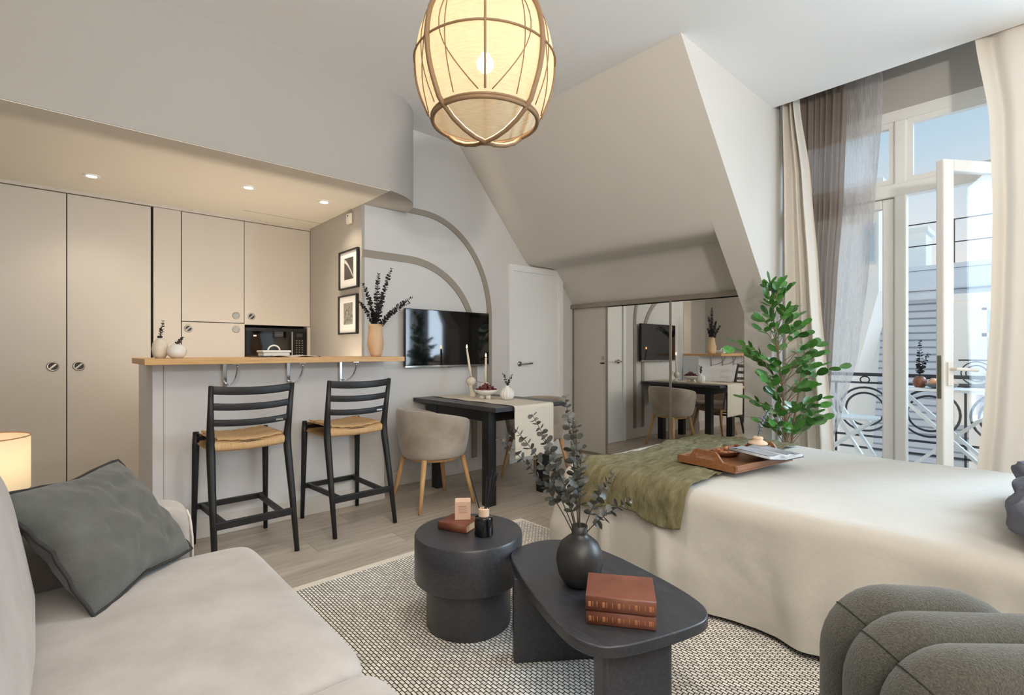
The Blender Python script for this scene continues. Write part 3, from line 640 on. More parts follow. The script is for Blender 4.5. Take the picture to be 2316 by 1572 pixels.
# ------------------------------------------------------------ bar stools
def make_stool():
    t = thing('bar_stool', '', 'stool', group='black bar stools at the bar')
    B = lambda mb, name, m=M_blackwood, par=None, **k: mb.build(name, m, par or t, local=True, **k)
    for s in (-1, 1):
        B(MB().tube([(s * 0.205, 0.262, 0), (s * 0.20, 0.250, 0.35), (s * 0.197, 0.243, 0.60), (s * 0.197, 0.240, 0.680)], [0.013, 0.017, 0.020, 0.016], 12), 'front_leg', smooth=True)
        B(MB().tube([(s * 0.212, -0.272, 0), (s * 0.208, -0.205, 0.32), (s * 0.203, -0.145, 0.58), (s * 0.203, -0.135, 0.66), (s * 0.207, -0.150, 0.76), (s * 0.213, -0.192, 0.978)], [0.0135, 0.0185, 0.0225, 0.0225, 0.018, 0.0125], 12), 'back_leg', smooth=True)
    for z, hgt, yb in ((0.945, 0.046, -0.184), (0.855, 0.040, -0.168), (0.765, 0.038, -0.152)):
        def g(u, w_, z=z, hgt=hgt, yb=yb):
            x = -0.205 + 0.41 * u; a = 2 * PI * w_
            bow = -0.030 * (1 - (2 * u - 1) ** 2)
            return (x, yb + bow + 0.008 * math.copysign(abs(math.cos(a)) ** 0.5, math.cos(a)), z + (hgt / 2) * math.copysign(abs(math.sin(a)) ** 0.5, math.sin(a)) + 0.010 * (2 * u - 1) ** 2)
        sl = B(MB().grid(g, 13, 17), 'back_slat', smooth=True)
        if z < 0.8: B(MB().span((0.125, yb - 0.028, z - 0.004), (0.165, yb - 0.0235, z + 0.007)), 'label_plate', M_steel, sl)
    def seat(u, w_):
        # rounded slab with a dipped middle
        a = 2 * PI * w_; x = -0.195 + 0.39 * u
        half = 0.195; sy = math.copysign(abs(math.cos(a)) ** 0.35, math.cos(a)); sz = math.copysign(abs(math.sin(a)) ** 0.55, math.sin(a))
        dip = -0.018 * math.cos((2 * u - 1) * PI / 2) * (1 if sz > 0 else 0.5)
        return (x, 0.045 + half * sy, 0.643 + 0.036 * sz + dip)
    se = B(MB().grid(seat, 15, 33), 'woven_seat', M_cord, smooth=True)
    bars = MB()
    for yy in (0.225, -0.130): B(MB().bar((-0.195, yy, 0.642), (0.195, yy, 0.642), 0.022, 0.022), 'seat_rail')
    B(MB().bar((-0.203, 0.255, 0.225), (0.203, 0.255, 0.225), 0.022, 0.034), 'stretcher', bevel=0.003)
    B(MB().bar((-0.21, -0.224, 0.225), (0.21, -0.224, 0.225), 0.022, 0.040), 'stretcher', bevel=0.003)
    for s in (-1, 1): B(MB().bar((s * 0.165, 0.255, 0.225), (s * 0.150, -0.224, 0.225), 0.022, 0.030), 'stretcher', bevel=0.003)
    # cord strands across the top of the seat
    for i in range(18):
        yy = -0.135 + 0.362 * i / 17
        pts = [(-0.17 + 0.34 * k / 10, yy, 0.6815 - 0.018 * math.cos((2 * (k / 10) - 1) * PI / 2 * 0.9) + 0.005 * ((k + i) % 2)) for k in range(11)]
        B(MB().tube(pts, 0.0068, 6), 'cord_strand', M_cord, se)
    return t
s1 = make_stool(); s1['label'] = 'black wooden bar stool with woven cord seat, nearer the sofa'; s1.location = (0.835, 3.292, 0); s1.rotation_euler = (0, 0, 0.02)
s2 = copy_tree(s1); s2['label'] = 'black wooden bar stool with woven cord seat, nearer the dining table'; s2.location = (1.497, 3.335, 0); s2.rotation_euler = (0, 0, 0.03)

# ------------------------------------------------------------ dining table, runner, chairs
t = thing('dining_table', 'black wooden dining table against the television wall', 'table', (2.73, 3.32, 0))
for i in range(4):
    a = 2.35 + 0.76 * i / 4
    MB().span((a, 2.76, 0.722), (a + 0.1896, 3.880, 0.755)).build('top_board', M_tablewood, t, bevel=0.0015)
MB().span((2.40, 2.92, 0.635), (2.425, 3.74, 0.7215)).span((3.035, 2.92, 0.635), (3.06, 3.74, 0.7215)).span((2.40, 2.90, 0.635), (3.06, 2.925, 0.7215)).span((2.40, 3.735, 0.635), (3.06, 3.76, 0.7215)).build('apron', M_blackwood, t, bevel=0.002)
for x in (2.435, 3.015):
    for yy in (2.935, 3.62): MB().box((x, yy, 0.361), (0.078, 0.078, 0.7205)).build('leg', M_blackwood, t, bevel=0.003)
def runner(u, w_):
    x = 2.525 + 0.415 * u + 0.006 * math.sin(14 * w_) * (1 - u)
    L1 = 1.10; r = 0.012; s = w_ * (L1 + 0.40)
    rip = 0.0018 * (1 + math.sin(30 * w_ + 5 * u)) * (1 if u < 0.12 else 0.25)
    if s < L1: return (x, 3.858 - s, 0.7575 + rip)
    q = s - L1
    if q < r * PI / 2: a = q / r; return (x, 2.758 - r * math.sin(a), 0.7575 - r * (1 - math.cos(a)) + rip)
    z = 0.7575 - r - (q - r * PI / 2)
    return (x - 0.012 * (0.75 - z) * (0.5 - u), 2.758 - r - 0.006 * math.sin(7 * u + 3) * (0.75 - z) - 0.003, z)
tag(MB().grid(runner, 30, 120).build('table_runner', M_runner, solid=0.002, smooth=True), 'natural linen runner hanging over the end of the dining table', 'runner')

def make_tub():
    t = thing('tub_chair', '', 'chair', group='velvet tub chairs at the dining table')
    B = lambda mb, name, m, par=None, **k: mb.build(name, m, par or t, local=True, **k)
    A0 = math.radians(128); na = 41
    def shell(u, w_):
        a = PI + A0 * (2 * u - 1); e_ = abs(2 * u - 1)
        zt = 0.735 - 0.085 * e_ ** 2.2; zb = 0.365 + 0.02 * e_
        rin, rout = 0.236, 0.292
        k = w_ * 2 * PI; sx = math.cos(k); sy = math.sin(k)
        px_ = math.copysign(abs(sx) ** 0.45, sx); py_ = math.copysign(abs(sy) ** 0.28, sy)
        r = (rin + rout) / 2 + (rout - rin) / 2 * px_; z = (zt + zb) / 2 + (zt - zb) / 2 * py_
        h = (z - zb) / (zt - zb); r -= (1 - h) ** 2 * 0.045
        r *= 1 - 0.10 * max(0, e_ - 0.88) / 0.12 * (0.5 if px_ > 0 else -0.3)
        return (r * math.cos(a) * 1.0 + 0.015, r * math.sin(a) * 1.06, z)
    o = MB().grid(shell, na, 37)
    o.f += [tuple(range(36)), tuple((na - 1) * 37 + j for j in reversed(range(36)))]
    B(o, 'back_shell', M_tub, smooth=True)
    B(MB().lathe([(0.15, 0.365), (0.225, 0.375), (0.243, 0.41), (0.240, 0.445), (0.20, 0.468), (0.001, 0.474)], 30, (0.02, 0, 0), rad=lambda a, z: 1 + 0.05 * math.cos(4 * a)), 'seat_cushion', M_tub, smooth=True)
    B(MB().lathe([(0.19, 0.345), (0.20, 0.365)], 24, (0.01, 0, 0)), 'seat_base', M_beech)
    for sx in (-1, 1):
        for sy in (-1, 1): B(MB().tube([(sx * 0.235, sy * 0.215, 0), (sx * 0.165, sy * 0.155, 0.372)], [0.012, 0.021], 12), 'leg', M_beech, smooth=True)
    return t
c1 = make_tub(); c1['label'] = 'taupe velvet tub chair with pale wooden legs between bar and table'; c1.location = (2.165, 3.285, 0); c1.rotation_euler = (0, 0, -0.05)
c2 = copy_tree(c1); c2['label'] = 'taupe velvet tub chair on the far side of the table by the door'; c2.location = (3.30, 3.30, 0); c2.rotation_euler = (0, 0, PI + 0.08)

TZ2 = 0.7605
def candlestick(name, lab, x, y, zs, tip_off, zt, lab2):
    h = thing('candle_holder', lab, 'candle holder', (x, y, TZ2), group='candle holders')
    k = (zs - TZ2) / 0.155
    MB().tube([(x + 0.012, y, TZ2), (x + 0.010, y, TZ2 + 0.012), (x + 0.004, y, TZ2 + 0.035 * k), (x - 0.010, y, TZ2 + 0.065 * k), (x - 0.016, y, TZ2 + 0.09 * k), (x - 0.012, y, TZ2 + 0.10 * k)], [0.036, 0.034, 0.020, 0.016, 0.020, 0.022], 16).build('stem', M_ceram, h, smooth=True)
    MB().lathe([(0.012, -0.042), (0.030, -0.032), (0.044, -0.004), (0.040, 0.018), (0.024, 0.034), (0.014, 0.040), (0.013, 0.036)], 20, (x - 0.010, y, TZ2 + 0.135 * k), rad=lambda a, z: 1 + 0.08 * math.cos(2 * a + 1)).build('knob', M_ceram, h, smooth=True)
    b0 = Vector((x - 0.008, y, zs + 0.012)); tp = Vector((x, y, 0)) + CR * tip_off; tp.z = zt
    c = thing('taper_candle', lab2, 'candle', b0, group='lit taper candles')
    MB().tube([b0, (b0 + tp) / 2, tp], [0.0115, 0.0105, 0.0085], 14).build('wax', M_wax, c, smooth=True)
    MB().tube([tp, tp + Vector((0, 0, 0.008))], 0.0012, 6).build('wick', M_dark, c)
    MB().lathe([(0.0005, 0), (0.005, 0.006), (0.0065, 0.013), (0.004, 0.024), (0.0006, 0.036)], 12, tp + Vector((0, 0, 0.004))).build('flame', M_flame, c, smooth=True)
candlestick('a', 'ivory ceramic candle holder with a ball top, left of the fruit bowl', 2.780, 3.595, 0.915, -0.045, 1.185, 'lit white taper candle leaning left, in the ball topped holder')
candlestick('b', 'ivory ceramic candle holder hidden behind the fruit bowl', 2.845, 3.475, 0.865, 0.0, 1.108, 'lit white taper candle behind the grapes')

bw = thing('fruit_bowl', 'shallow white footed bowl holding the grapes', 'bowl', (2.731, 3.33, TZ2))
bp_ = [(0.030, 0.028), (0.070, 0.040), (0.096, 0.058), (0.104, 0.076), (0.100, 0.078), (0.088, 0.062), (0.06, 0.048), (0.001, 0.042)]
MB().lathe(bp_, 36, (2.731, 3.33, TZ2), capt=False).build('bowl_shell', M_whiteceram, bw, smooth=True)
for a in (0.3, 2.4, 4.5): MB().lathe([(0.022, 0), (0.024, 0.015), (0.020, 0.034)], 14, (2.731 + 0.036 * math.cos(a), 3.33 + 0.036 * math.sin(a), TZ2)).build('foot', M_whiteceram, bw, smooth=True)
gb = thing('grape_bunch', 'bunch of dark red grapes in the white footed bowl', 'grapes', (2.731, 3.33, TZ2 + 0.060))
gme = MB().lathe([(0.0005, -0.0115), (0.007, -0.009), (0.0108, -0.002), (0.0105, 0.003), (0.006, 0.0095), (0.0005, 0.0115)], 10).mesh('grape', M_grape, True)
rg = random.Random(3)
for lay, (n_, rr, zz) in enumerate(((18, 0.078, 0.078), (11, 0.047, 0.090), (12, 0.058, 0.096), (7, 0.030, 0.109), (4, 0.014, 0.122))):
    for i in range(n_):
        a = 2 * PI * i / n_ + lay * 0.4 + rg.uniform(-0.1, 0.1)
        inst('grape', gme, gb, Matrix.Translation((2.731 + rr * math.cos(a) * rg.uniform(.9, 1.05), 3.33 + rr * math.sin(a), TZ2 + zz + rg.uniform(-0.003, 0.003))) @ Euler((rg.uniform(0, 3), rg.uniform(0, 3), 0)).to_matrix().to_4x4())
pt = Vector((2.731, 3.33, TZ2 + 0.125))
MB().tube([pt + CR * -0.01, pt + CR * -0.03 + Vector((0, 0, 0.012)), pt + CR * -0.07 + Vector((0, 0, 0.018)), pt + CR * -0.085 + Vector((0, 0, 0.026))], 0.0018, 6).build('grape_stalk', M_eucastem, gb)

v = thing('ribbed_vase', 'small white ribbed round vase on the dining table', 'vase', (2.811, 3.153, TZ2))
MB().lathe([(0.034, 0), (0.052, 0.016), (0.060, 0.042), (0.054, 0.070), (0.034, 0.092), (0.019, 0.104), (0.018, 0.116), (0.014, 0.116), (0.013, 0.10)], 64, (2.811, 3.153, TZ2), rad=lambda a, z: 1 + (0.055 if z < 0.1 else 0.01) * math.cos(14 * a), capt=False).build('vase_body', M_whiteceram, v, smooth=True)
bs = Vector((2.811, 3.153, TZ2 + 0.10))
sprig('eucalyptus_sprig', 'dark sprig leaning left in the ribbed vase', bs, bs + CR * -0.035 + Vector((0, 0, 0.118)), bs + CR * -0.008 + Vector((0, 0, 0.07)), 11, 0.015, 0.15, False, 'sprigs in the ribbed vase')
sprig('eucalyptus_sprig', 'dark sprig leaning right in the ribbed vase', bs, bs + CR * 0.045 + Vector((0, 0, 0.112)), bs + CR * 0.012 + Vector((0, 0, 0.06)), 11, 0.017, 0.15, False, 'sprigs in the ribbed vase')

from mathutils import noise as mnoise
# ------------------------------------------------------------ pendant lamp
PX, PY = 1.2726, 1.559
pd = thing('pendant_lamp', 'large round linen pendant lamp with bent wooden hoops', 'lamp', (PX, PY, 2.0))
prof = [(0.207, 2.082), (0.243, 2.150), (0.266, 2.220), (0.275, 2.295), (0.268, 2.375), (0.246, 2.445), (0.205, 2.51), (0.15, 2.56), (0.07, 2.60)]
def pr(z):
    for (r0, z0), (r1, z1) in zip(prof, prof[1:]):
        if z0 <= z <= z1: return r0 + (r1 - r0) * (z - z0) / (z1 - z0)
    return prof[-1][0] if z > prof[-1][1] else prof[0][0]
def prs(z):  # smooth
    return (pr(max(2.082, z - 0.03)) + pr(min(2.6, z + 0.03)) + pr(min(2.6, max(2.082, z)))) / 3
zz = [2.082 + (2.60 - 2.082) * i / 26 for i in range(27)]
MB().lathe([(prs(z) if 0 < i < 26 else pr(z), z) for i, z in enumerate(zz)], 56, (PX, PY, 0), capb=False, capt=False).build('linen_shade', M_shade, pd, smooth=True)
def ringp(r, z, n=48): return [(PX + r * math.cos(2 * PI * i / n), PY + r * math.sin(2 * PI * i / n), z) for i in range(n)]
MB().tube(ringp(0.208, 2.080), 0.0085, 8, closed=True).tube(ringp(0.212, 2.090), 0.005, 6, closed=True).build('bottom_hoop', M_rattan, pd, smooth=True)
MB().tube(ringp(0.2785, 2.31), 0.0042, 6, closed=True).build('equator_hoop', M_rattan, pd, smooth=True)
MB().tube(ringp(0.075, 2.602, 24), 0.006, 6, closed=True).build('top_hoop', M_rattan, pd, smooth=True)
def merid(ang, zs, off, sway=None):
    return [(PX + (prs(z) + off) * math.cos(ang + (sway(z) if sway else 0)), PY + (prs(z) + off) * math.sin(ang + (sway(z) if sway else 0)), z) for z in zs]
cam_a = math.atan2(-PY, -PX)
zs = [2.60 - (2.60 - 2.10) * i / 16 for i in range(17)]
for k in range(2):
    a1 = cam_a + math.radians(47) + k * math.radians(86); a2 = a1 + PI
    low1 = [(PX + r * math.cos(a1), PY + r * math.sin(a1), z) for r, z in ((0.20, 2.072), (0.165, 2.045), (0.11, 2.02), (0.055, 2.006))]
    low2 = [(PX + r * math.cos(a2), PY + r * math.sin(a2), z) for r, z in ((0.055, 2.006), (0.11, 2.02), (0.165, 2.045), (0.20, 2.072))]
    path = merid(a1, zs, 0.012) + low1 + [(PX, PY, 2.002)] + low2 + list(reversed(merid(a2, zs, 0.012)))
    MB().tube(path, 0.0095, 8).build('bent_hoop', M_rattan, pd, smooth=True)
for k in range(4):
    a = cam_a + k * PI / 2
    MB().tube(merid(a, zs, 0.006), 0.0042, 6).build('upright_rib', M_rattan, pd, smooth=True)
    for s in (-1, 1):
        MB().tube(merid(a, zs, 0.003, lambda z, s=s: s * math.radians(34) * max(0, math.sin(PI * (z - 2.09) / 0.52)) ** 0.8 + s * 0.05), 0.0022, 5).build('wire_petal', M_rattan, pd, smooth=True)
        MB().tube(merid(a + s * math.radians(31), zs, 0.003), 0.0022, 5).build('wire_rib', M_rattan, pd, smooth=True)
MB().lathe([(0.0005, -0.034), (0.018, -0.029), (0.031, -0.014), (0.034, 0.0), (0.030, 0.016), (0.018, 0.030), (0.0135, 0.040), (0.0005, 0.042)], 20, (PX, PY, 2.312)).build('bulb', M_bulb, pd, smooth=True)
sp_l = bpy.data.lights.new('pendant_bulb_light', 'SPOT'); sp_l.energy = 34; sp_l.color = (1.0, 0.93, 0.82); sp_l.spot_size = math.radians(96); sp_l.spot_blend = 0.5; sp_l.shadow_soft_size = 0.05
sp_o = bpy.data.objects.new('pendant_bulb_light', sp_l); COL.objects.link(sp_o); sp_o.parent = pd; sp_o.location = (0, 0, 0.25)
MB().tube([(PX, PY, 2.35), (PX, PY, 2.45)], 0.018, 12).build('lamp_socket', M_plastic, pd)
MB().tube([(PX, PY, 2.45), (PX, PY, 3.10)], 0.004, 8).build('cable', M_plastic, pd)
MB().lathe([(0.05, 0), (0.05, 0.02), (0.02, 0.031)], 24, (PX, PY, 3.098)).build('ceiling_rose', M_white, pd)

pn = thing('ceiling_fill_lamp', 'added flush square fill lamp on the ceiling over the rear of the room', 'lamp', (0.9, -1.0, 3.09))  # fitting made up for the added fill lamp, out of view
for a_, b__ in (((0.42, -1.48), (1.38, -1.455)), ((0.42, -0.545), (1.38, -0.52)), ((0.42, -1.455), (0.445, -0.545)), ((1.355, -1.455), (1.38, -0.545))):
    MB().span((a_[0], a_[1], 3.075), (b__[0], b__[1], 3.129)).build('fill_lamp_rim', M_white, pn)
tcs = thing('fill_uplighter', 'added tall slim fill uplighter in the corner behind the sofa', 'lamp', (-0.75, -1.9, 0))  # stand made up for the added uplight, out of view
MB().lathe([(0.14, 0), (0.14, 0.02), (0.015, 0.03), (0.012, 1.70), (0.03, 1.72), (0.17, 1.81), (0.175, 1.825), (0.16, 1.815), (0.02, 1.74)], 28, (-0.75, -1.9, 0), capt=False).build('stand_and_bowl', M_blackwood, tcs, smooth=True)
FILL_UP.parent = tcs; FILL_UP.location = (0, 0, 1.84)
FILL_DOWN.parent = pn; FILL_DOWN.location = (0, 0, 0)

# ------------------------------------------------------------ soft forms
def superq(c, d, e1=0.3, e2=0.3, nu=33, nv=41, fn=None, M=None):
    mb = MB(); sg = lambda x, p: math.copysign(abs(x) ** p, x)
    def g(u, w_):
        a = -PI / 2 + PI * w_; t = 2 * PI * u
        v = Vector((d[0] / 2 * sg(math.cos(a), e1) * sg(math.cos(t), e2), d[1] / 2 * sg(math.cos(a), e1) * sg(math.sin(t), e2), d[2] / 2 * sg(math.sin(a), e1)))
        if fn: v = fn(v)
        if M: v = M @ v
        return v + Vector(c)
    return mb.grid(g, nu, nv, wrapu=True)

# ------------------------------------------------------------ sofa and its pillow
sf = thing('sofa', 'pale grey velvet sofa with deep rounded seat cushions', 'sofa', (0.1, 1.15, 0))
MB().span((-0.30, 0.12, 0.07), (0.47, 2.12, 0.27)).build('base', M_sofa, sf, bevel=0.02, seg=3)
crown = lambda v: Vector((v.x, v.y, v.z + (0.012 * math.cos(v.x * 4.2) * math.cos(v.y * 2.6) if v.z > 0 else 0) + 0.004 * mnoise.noise((v.x * 5, v.y * 5, v.z * 5))))
superq((0.195, 1.595, 0.352), (0.72, 1.00, 0.215), 0.30, 0.14, 121, 41, crown).build('seat_cushion', M_sofa, sf, smooth=True)
superq((0.195, 0.600, 0.352), (0.72, 0.985, 0.215), 0.30, 0.14, 121, 41, crown).build('seat_cushion', M_sofa, sf, smooth=True)
lean = lambda v: Vector((v.x - 0.16 * max(0, (v.z + 0.1)) + 0.02 * math.cos(v.y * 3), v.y * (1 - 0.10 * max(0, v.z) / 0.3), v.z))
superq((-0.185, 1.575, 0.62), (0.27, 0.985, 0.56), 0.42, 0.32, 61, 41, lean).build('back_cushion', M_sofa, sf, smooth=True)
superq((-0.185, 0.600, 0.62), (0.27, 0.965, 0.56), 0.42, 0.32, 61, 41, lean).build('back_cushion', M_sofa, sf, smooth=True)
superq((-0.365, 1.175, 0.40), (0.15, 2.15, 0.68), 0.25, 0.16, 61, 41).build('back_frame', M_sofa, sf, smooth=True)
arm = superq((-0.024, 2.183, 0.338), (0.795, 0.158, 0.576), 0.22, 0.16, 81, 61).build('armrest', M_sofa, sf, smooth=True)
MB().tube([(0.3685, 2.108, 0.12), (0.3685, 2.107, 0.30), (0.3680, 2.108, 0.50), (0.360, 2.113, 0.575), (0.352, 2.122, 0.600)], 0.004, 8).build('piping', M_sofaseam, arm, smooth=True)
for x in (-0.35, 0.38):
    for yy in (0.25, 2.0): MB().tube([(x, yy, 0.0114 if x > 0.3 else 0), (x, yy, 0.075)], [0.018, 0.024], 12).build('foot', M_blackwood, sf)

def pillow_mesh(a, t, pin=0.10, n=29, wr=0.006):
    mb = MB()
    for side in (1, -1):
        def g(u, v, side=side):
            x, y = 2 * u - 1, 2 * v - 1
            e_ = (1 - abs(x) ** 2.6) * (1 - abs(y) ** 2.6)
            k = 1 - pin * (1 - abs(x * y)) * (abs(x) ** 4 * (1 - y * y) + abs(y) ** 4 * (1 - x * x))
            w_ = wr * (mnoise.noise((x * 3.1, y * 3.1, side * 2)) + 0.6 * mnoise.noise((x * 8, y * 5, side))) * (0.3 + e_)
            return (x * a * k, y * a * k, side * t * max(0, e_) ** 0.55 + w_)
        mb.grid(g, n, n)
    return mb
def place(mb, M): mb.v = [tuple(M @ Vector(v)) for v in mb.v]; return mb
ax = Vector((0.62, 0.785, 0.0)).normalized(); bx_ = Vector((-0.185, 0.146, 0.30)).normalized(); nx = ax.cross(bx_)
Mp = Matrix.Translation((0.122, 1.978, 0.628)) @ Matrix((ax, bx_ * 0.88, nx)).transposed().to_4x4()
pw = thing('throw_pillow', 'grey green linen pillow leaning in the sofa corner', 'pillow', (0.12, 1.96, 0.47))
place(pillow_mesh(0.226, 0.080, 0.12, 41, 0.014), Mp).build('pillow_cover', M_pillow, pw, smooth=True)
edge = []
for (x0, y0, x1, y1) in ((-1, -1, 1, -1), (1, -1, 1, 1), (1, 1, -1, 1), (-1, 1, -1, -1)):
    for i in range(14):
        f = i / 14; x, y = x0 + (x1 - x0) * f, y0 + (y1 - y0) * f
        k = 1 - 0.12 * (1 - abs(x * y)) * (abs(x) ** 4 * (1 - y * y) + abs(y) ** 4 * (1 - x * x))
        edge.append(Mp @ Vector((x * 0.226 * k * 1.01, y * 0.226 * k * 1.01, 0.003 * math.sin(i * 2.1))))
MB().tube(edge, 0.0055, 6, closed=True).build('edge_piping', M_pillowedge, pw, smooth=True)

# ------------------------------------------------------------ floor lamp behind the sofa arm
LX, LY = -0.215, 2.70
lp = thing('floor_lamp', 'small lamp with a glowing cream drum shade behind the sofa', 'lamp', (LX, LY, 0))
MB().lathe([(0.128, 0.648), (0.145, 0.648 + 0.0), (0.148, 0.846), (0.1465, 0.846), (0.1435, 0.65)], 40, (LX, LY, 0), capb=False, capt=False)
MB().lathe([(0.150, 0.646), (0.150, 0.846)], 44, (LX, LY, 0), capb=False, capt=False).build('drum_shade', M_lampshade, lp, smooth=True)
MB().tube([(LX + 0.15 * math.cos(2 * PI * i / 40), LY + 0.15 * math.sin(2 * PI * i / 40), 0.846) for i in range(40)], 0.002, 6, closed=True).build('shade_rim', M_gilt, lp)
MB().lathe([(0.11, 0), (0.11, 0.012), (0.012, 0.02), (0.010, 0.69), (0.018, 0.70), (0.018, 0.73)], 20, (LX, LY, 0)).build('lamp_base', M_blackwood, lp, smooth=False)
MB().lathe([(0.0005, -0.03), (0.026, -0.01), (0.028, 0.006), (0.016, 0.03), (0.0005, 0.034)], 16, (LX, LY, 0.755)).build('bulb', M_bulb2, lp, smooth=True)

# ------------------------------------------------------------ rug
rg_ = thing('area_rug', 'large chunky woven wool rug in ivory and charcoal', 'rug', (1.4, 1.3, 0))
MB().span((0.36, 0.05, 0.0), (2.375, 2.495, 0.011)).build('woven_field', M_rug, rg_)
MB().span((0.36, 2.495, 0.0), (2.375, 2.548, 0.009)).build('pale_border', M_rugedge, rg_, bevel=0.003)
MB().span((2.375, 0.05, 0.0), (2.395, 2.548, 0.009)).build('pale_border', M_rugedge, rg_, bevel=0.003)
RZ = 0.0112

# ------------------------------------------------------------ round side table
SX, SY = 1.322, 1.731
stt = thing('drum_side_table', 'round black two tier drum side table on the rug', 'side table', (SX, SY, RZ))
MB().lathe([(0.222, 0.205), (0.230, 0.213), (0.230, 0.388), (0.225, 0.395), (0.001, 0.395)], 64, (SX, SY, 0)).build('top_drum', M_tablewood, stt, smooth=True, angle=50)
MB().lathe([(0.174, RZ), (0.180, RZ + 0.006), (0.180, 0.206)], 64, (SX, SY, 0)).build('lower_drum', M_tablewood, stt, smooth=True, angle=50)
def book(name, label, c, dims, rz, cover, group=None, gilt=False, tilt=None, spine='y-'):
    """closed book lying flat: spine along local x on the -y side"""
    L, Wd, T = dims; t = thing(name, label, 'book', c, rz, group)
    B = lambda mb, n, m, par=None, **k: mb.build(n, m, par or t, local=True, **k)
    B(MB().span((-L / 2 + 0.003, -Wd / 2 + 0.004, 0.003), (L / 2 - 0.003, Wd / 2 - 0.003, T - 0.003)), 'page_block', M_paper)
    B(MB().span((-L / 2, -Wd / 2 + 0.003, T - 0.003), (L / 2, Wd / 2, T)), 'front_board', cover, bevel=0.001)
    B(MB().span((-L / 2, -Wd / 2 + 0.003, 0), (L / 2, Wd / 2, 0.003)), 'back_board', cover, bevel=0.001)
    sp = B(MB().grid(lambda u, w_: (-L / 2 + L * u, -Wd / 2 + 0.003 - 0.005 * math.sin(PI * w_), T * w_), 2, 9), 'spine', cover, solid=0.002, smooth=True)
    if gilt:
        for i, f in enumerate((0.04, 0.10, 0.16, 0.24, 0.30, 0.38, 0.46, 0.54, 0.62, 0.70, 0.76, 0.84, 0.90, 0.95)):
            B(MB().grid(lambda u, w_: (-L / 2 + L * f + (0.0022 if i % 3 else 0.008) * u, -Wd / 2 + 0.003 - 0.0062 * math.sin(PI * (0.06 + 0.88 * w_)), T * (0.06 + 0.88 * w_)), 2, 9), 'gilt_band', M_gilt, sp)
    return t
book('antique_book', 'small worn brown leather book lying on the round side table', (1.318, 1.793, 0.3955), (0.14, 0.125, 0.034), math.radians(-66), M_leather2)
cb = thing('blush_carton', 'blush pink printed carton standing on the small leather book', 'box', (1.342, 1.800, 0.4297), math.radians(-38))
MB().span((-0.034, -0.030, 0), (0.034, 0.030, 0.079)).build('carton', M_pinkbox, cb, local=True, bevel=0.0008)
for i in range(5): MB().span((-0.020 + 0.002 * (i % 2), -0.0304, 0.030 + i * 0.007), (0.020 - 0.004 * (i % 3), -0.0300, 0.0318 + i * 0.007)).build('print_line', M_ink, cb, local=True)
for i in range(3): MB().span((-0.0344, -0.018 + i * 0.013, 0.016), (-0.0340, -0.010 + i * 0.013, 0.066)).build('print_panel', M_ink, cb, local=True)
df = thing('reed_diffuser', 'black glass reed diffuser with pale wooden collar', 'diffuser', (1.338, 1.648, 0.3955))
MB().lathe([(0.036, 0), (0.0395, 0.004), (0.0395, 0.068), (0.036, 0.077), (0.020, 0.080)], 36, (1.338, 1.648, 0.3955)).build('bottle', M_darkglass, df, smooth=True, angle=40)
MB().lathe([(0.0225, 0.080), (0.0225, 0.110), (0.020, 0.112), (0.010, 0.112), (0.010, 0.10)], 28, (1.338, 1.648, 0.3955), capt=False).build('collar', M_collar, df, smooth=True, angle=40)
for dx, dz, df_ in ((-0.060, 0.262, 0.0), (0.036, 0.270, 0.01), (0.060, 0.262, -0.01), (0.028, 0.245, -0.02), (0.046, 0.255, 0.03), (0.012, 0.240, 0.02)):
    p0 = Vector((1.338, 1.648, 0.41)); p1 = Vector((1.338, 1.648, 0.3955 + dz)) + CR * dx + CF * df_
    p0 = p0 - CR * dx * 0.12
    MB().tube([p0, p1], 0.0026, 6).build('reed', M_blackwood, df)

# ------------------------------------------------------------ low coffee table
def catmull(P, k=6):
    o = []; n = len(P)
    for i in range(n):
        p0, p1, p2, p3 = [Vector(P[(i + j - 1) % n]) for j in range(4)]
        for s in range(k):
            t = s / k
            o.append(tuple(0.5 * ((2 * p1) + (p2 - p0) * t + (2 * p0 - 5 * p1 + 4 * p2 - p3) * t * t + (3 * p1 - p0 - 3 * p2 + p3) * t ** 3)))
    return o
OUT = [(1.321, 1.455), (1.375, 1.505), (1.46, 1.522), (1.56, 1.50), (1.625, 1.435), (1.650, 1.34), (1.645, 1.20), (1.622, 1.07), (1.596, 0.95), (1.562, 0.841), (1.522, 0.768), (1.465, 0.733), (1.39, 0.738), (1.25, 0.779), (1.15, 0.822), (1.100, 0.870), (1.090, 0.945), (1.120, 1.05), (1.175, 1.18), (1.246, 1.325)]
lt = thing('low_coffee_table', 'low charcoal wooden coffee table with rounded corners and slab legs', 'coffee table', (1.37, 1.12, RZ))
MB().prism(catmull(OUT), 0.326, 0.360).build('table_top', M_tablewood, lt, bevel=0.004, seg=2, angle=40)
dirA = Vector((0.236, -0.176, 0)).normalized(); pa = Vector((dirA.y, -dirA.x, 0)) * -1
cA = Vector((1.384, 1.282, 0)) + pa * 0.03
MB().box((cA.x, cA.y, 0.1685), (0.31, 0.06, 0.3145), math.atan2(dirA.y, dirA.x)).build('slab_leg', M_tablewood, lt, bevel=0.004)
dirB = Vector((0.198, -0.088, 0)).normalized(); pb = Vector((-dirB.y, dirB.x, 0))
cB = Vector((1.235, 0.812, 0)) + pb * 0.045
MB().box((cB.x, cB.y, 0.1685), (0.225, 0.075, 0.3145), math.atan2(dirB.y, dirB.x)).build('slab_leg', M_tablewood, lt, bevel=0.012, seg=3)
TT = 0.3605
bookrot = math.atan2(-0.162, 0.119)
